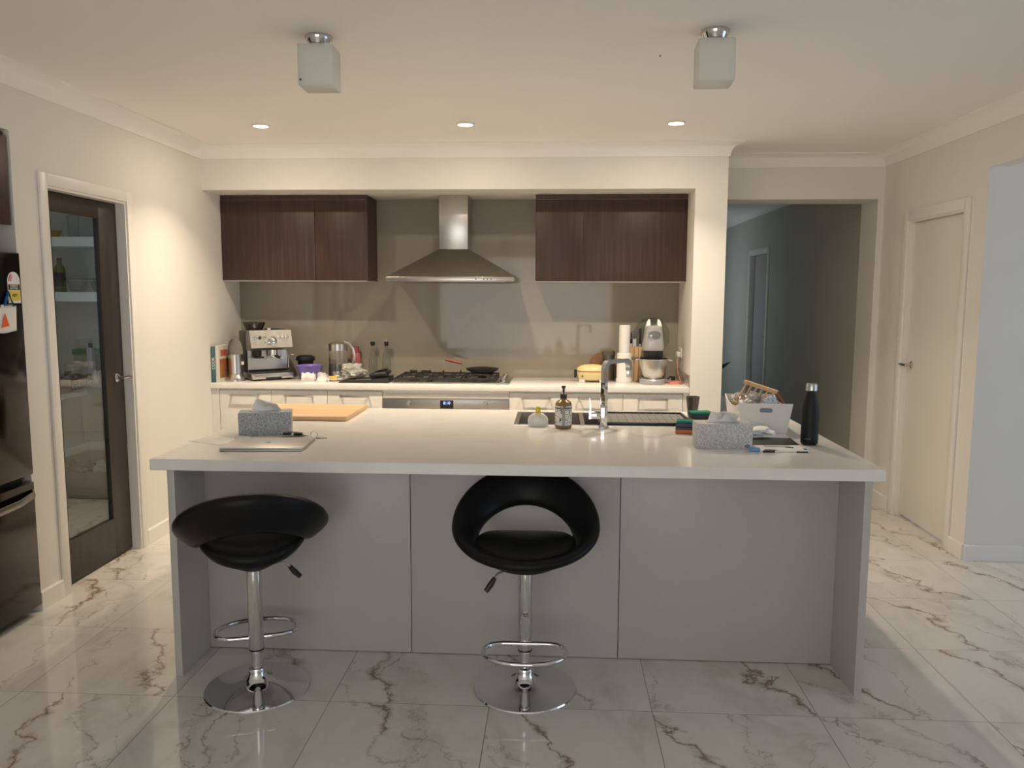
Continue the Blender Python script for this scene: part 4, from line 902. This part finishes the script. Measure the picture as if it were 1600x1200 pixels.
o = tag(B().lathe([(0, -.003), (.135, -.003), (.142, .006), (.142, .010), (.134, .002), (0, .001)], (0, 0, 0), 56, Matrix.Rotation(PI/2-.05, 4, 'X')).done('clear_lid', M_JARG), 'round clear plastic lid standing behind the stand mixer', 'lid'); o.location = (.735, 6.20, BZ+.33)
st_ = T('acrylic_stand', 'clear glass canister supporting the clear lid behind the mixer', 'canister', (.80, 6.17, BZ)); B().lathe([(0, .0004), (.05, .0006), (.05, .185), (.047, .185), (.047, .004), (0, .004)], seg=36).done('canister_body', M_JARG, st_)
B().lathe([(0, .0), (.016, 0), (.018, .012), (0, .02)], (0, 0, 0), 20).done('contents', M_BLACK, st_, loc=(.0, 0, .005))
t = T('power_outlet', 'white wall power outlet on the recess end wall above the pink cable', 'power outlet', (NIBL, 6.09, 1.115))
B().box(-.008, 0, -.057, .057, -.036, .036, .003).done('plate', M_WHITEP, t)
for s in (-1, 1): B().box(-.034, -.008, s*.026-.016, s*.026+.016, -.03, .005, .004).done('plug', M_WHITEP, t)
B().box(-.0095, -.008, -.04, -.028, .015, .028, .001).box(-.0095, -.008, .028, .04, .015, .028, .001).done('switches', M_WHITEP, t)
t = T('pink_cable', 'coiled pink charging cable on the bench below the power outlet', 'cable', (.875, 5.86, BZ))
pts = [(.046*math.cos(a)*(1+.06*math.sin(a*3.3)), .045*math.sin(a), .006+.0045*(i/22)) for i, a in enumerate([2*PI*i/22 for i in range(67)])]
pts += [(.052, .08, .02), (.044, .15, .06), (.041, .2, .14), (.042, .215, .18)]
M_PINK = principled('pink_cable_rubber', (.75, .25, .22), .5)
B().tube(pts, .0028, 6).done('cable', M_PINK, t)
tag(put(B().lathe([(0, .0004), (.014, .0006), (.016, .02), (.012, .03), (0, .03)], seg=20).tube([(.0, 0, .02), (-.025, -.01, .028), (-.045, -.015, .008)], .006, 8).done('black_charger', M_BLACK), (.90, 6.12, BZ)), 'small black charger beside the grey upstand', 'charger')
# ------------------------------------------------------------------ pantry
sh = T('pantry_shelves', 'white pantry shelving behind the glass door', 'shelving', (-3.8, 5.9, 0))
for z in (1.905, 1.52): B().box(0.001, 1.189, -.4, -.001, z-.033, z+.033).done('shelf', M_EDGE, sh)
for z in (.852, .452):
    B().prism([(.001, -2.1), (.45, -2.1), (.45, -.4), (1.189, -.4), (1.189, -.001), (.001, -.001)], 'z', z-.028, z+.028).done('corner_shelf', M_EDGE, sh)
def jar(loc, r, h, content, lidm, lab, grp='pantry jars on the middle shelf'):
    j = T('storage_jar', lab, 'jar', loc, 0, grp)
    B().lathe([(0, .0004), (r, .0006), (r, h*.85), (r*.85, h*.9), (0, h*.9)], seg=24).done('glass', M_JARG, j)
    B().lathe([(0, .003), (r*.93, .003), (r*.93, h*.6), (0, h*.6)], seg=20).done('contents', content, j)
    B().lathe([(0, h*.9), (r*.9, h*.9), (r*.9, h), (0, h)], seg=24).done('lid', lidm, j)
cA, cB_, cC = principled('oats', (.42, .30, .17), .9), principled('lentils', (.30, .10, .04), .9), principled('herbs', (.12, .17, .05), .9)
z = .8801
for i, (x, y, c, d) in enumerate(((-3.68, 5.62, cA, 'oat filled glass jar at the far left of the middle pantry shelf'), (-3.56, 5.66, cB_, 'glass jar of red lentils second on the middle pantry shelf'), (-3.24, 5.62, cC, 'glass jar of green herbs near the pantry bottle'), (-3.12, 5.60, cA, 'oat filled glass jar nearest the pantry door handle'))):
    jar((x, y, z), .045, .15, c, M_ALU, d)
for i, (y, d) in enumerate(((5.05, 'nearest clear jar on the pantry side shelf'), (5.20, 'clear jar behind the nearest one on the pantry side shelf'))):
    jar((-3.55, y, z), .045, .14, cB_, M_ALU, d, 'jars on the pantry side shelf')
t = T('snack_tray', 'long amber tray with a row of white square marks on the pantry corner shelf', 'tray', (-3.385, 5.385, z), -math.radians(77.3)+0)
b = B().box(-.2, .2, -.065, .065, .0004, .006).box(-.2, .2, -.065, -.061, .006, .085).box(-.2, .2, .061, .065, .006, .085).box(-.2, -.196, -.061, .061, .006, .085).box(.196, .2, -.061, .061, .006, .085)
b.done('tray_body', mottled('amber_plastic_tray', (.28, .13, .06), (.40, .22, .12), .3, s=20), t)
for k in range(7):
    xk = -.17+k*.056; 
    B().tube([(xk-.011, .0665, .02), (xk+.011, .0665, .02), (xk+.011, .0665, .05), (xk-.011, .0665, .05)], .0022, 4, closed=True).done('square_mark', M_PAPER, t)
o = tag(B().lump((0, 0, 0), (.17, .05, .045), .6, 2.4, 4, seed=21).done('snack_packets', mottled('red_brown_packets', (.30, .08, .05), (.5, .42, .36), .4, s=18)), 'red and brown snack packets heaped in the amber pantry tray', 'packet'); put(o, (-3.385, 5.385, z+.055), -math.radians(77.3))
t = T('tall_bottle', 'tall slim white bottle on the middle pantry shelf', 'bottle', (-3.40, 5.66, z))
B().box(-.022, .022, -.022, .022, .0004, .27, .006).done('bottle_body', principled('white_carton', (.62, .56, .62), .5), t); B().lathe([(0, .27), (.014, .27), (.014, .30), (0, .30)], seg=16).done('cap', principled('maroon', (.12, .03, .05), .4), t)
t = T('green_lid_container', 'clear container with a green lid on the middle pantry shelf', 'container', (-3.52, 5.80, z))
B().box(-.07, .07, -.06, .06, .0004, .21, .01).done('container_body', M_JARG, t); B().box(-.075, .075, -.065, .065, .2105, .25, .006).done('lid', principled('green_lid', (.03, .22, .06), .4), t)
t = T('oil_bottle', 'green oil bottle with a dark label on the upper pantry shelf', 'bottle', (-3.60, 5.66, 1.5531))
B().lathe([(0, .0004), (.036, .0006), (.038, .01), (.038, .15), (.034, .175), (.018, .20), (.016, .215), (0, .215)], seg=28).done('bottle_body', principled('olive_green', (.11, .13, .02), .25), t)
B().lathe([(.0382, .04), (.0388, .04), (.0388, .14), (.0382, .14)], seg=28).done('label_wrap', M_BLACK, t); B().lathe([(0, .215), (.017, .215), (.017, .245), (0, .245)], seg=18).done('cap', principled('brown_cap', (.1, .05, .03), .4), t)
for x, d in ((-3.47, 'left clear glass bowl on the upper pantry shelf'), (-3.30, 'right clear glass bowl on the upper pantry shelf')):
    o = tag(put(B().lathe([(0, .0004), (.05, .0006), (.075, .10), (.072, .10), (.047, .005), (0, .004)], seg=32).done('glass_bowl', M_JARG), (x, 5.66, 1.5531)), d, 'bowl', 'glass bowls in the pantry')
o = tag(put(B().lathe([(0, .0004), (.05, .0006), (.085, .055), (.08, .055), (.045, .006), (0, .005)], seg=32).done('yellow_bowl', principled('yellow_plastic', (.6, .33, .03), .4)), (-3.66, 5.66, 1.9381)), 'yellow bowl on the top pantry shelf', 'bowl')
o = tag(put(B().box(-.17, .17, -.11, .11, .0004, .17, .01).done('storage_box', M_CLEAR), (-3.35, 5.75, 1.9381)), 'clear storage box on the top pantry shelf', 'box')
o = tag(put(B().lump((0, 0, 0), (.11, .09, .07), .7, 2, 4, seed=31).done('grocery_bag', M_TISSUE), (-3.58, 4.95, .4801+.047), .3), 'white grocery bag on the low pantry side shelf', 'bag')
o = tag(put(B().box(-.07, .07, -.05, .05, .0004, .16, .004).done('food_box', principled('pale_green_card', (.25, .34, .22), .6)), (-3.22, 5.62, .4801), .1), 'pale green food box on the low pantry shelf', 'box')
t = T('vegetable_crate', 'brown crate on the pantry floor holding yellow and white bags', 'crate', (-3.45, 5.72, 0))
b = B().box(-.2, .2, -.15, .15, .0004, .01).box(-.2, .2, -.15, -.14, .01, .24).box(-.2, .2, .14, .15, .01, .24).box(-.2, -.19, -.14, .14, .01, .24).box(.19, .2, -.14, .14, .01, .24)
b.done('crate_body', principled('khaki_card', (.17, .15, .10), .7), t)
tag(put(B().lump((0, 0, 0), (.075, .08, .055), .6, 1.8, 4, seed=41).done('yellow_bag', mottled('yellow_white_bag', (.55, .36, .08), (.6, .58, .5), .5, s=12)), (-3.545, 5.70, .26)), 'yellow and white bag in the pantry crate', 'bag')
tag(put(B().lump((0, 0, 0), (.075, .08, .05), .6, 1.8, 4, seed=45).done('white_bag', M_TISSUE), (-3.36, 5.70, .25)), 'white bag at the right of the pantry crate', 'bag')

# ------------------------------------------------------------------ hall plant
t = T('potted_plant', 'leafy green potted plant in the hallway behind the wall end', 'plant', (1.375, 7.15, 0))
B().lathe([(0, .0004), (.11, .0006), (.14, .26), (.15, .28), (.135, .28), (.13, .26), (0, .25)], seg=32).done('pot', principled('grey_pot', (.2, .2, .2), .6), t)
B().tube([(0, 0, .25), (.01, 0, .5), (0, .01, .8)], .012, 8).done('stem', principled('stem_green', (.06, .09, .03), .6), t)
M_LEAF = principled('leaf_green', (.02, .09, .02), .35)
def leaf(z, ang, ln, rise):
    def f(u, v):
        r = ln*u; wv = .055*math.sin(PI*min(1, u**.8))*(v*2-1); c, s = math.cos(ang), math.sin(ang)
        zz = z+rise*u-.35*ln*u*u*.6+abs(wv)*.3
        return (c*r-s*wv, s*r+c*wv, zz)
    B().grid(f, 12, 6).done('leaf', M_LEAF, t, solid=.001)
for z_, a_, l_, r_ in ((.80, .22, .20, .20), (.78, 1.9, .24, .2), (.75, 3.3, .2, .25), (.72, 4.5, .2, .2), (.6, 1.6, .14, .1), (.6, 2.6, .2, .14), (.58, 4.0, .2, .12)): leaf(z_, a_, l_, r_)
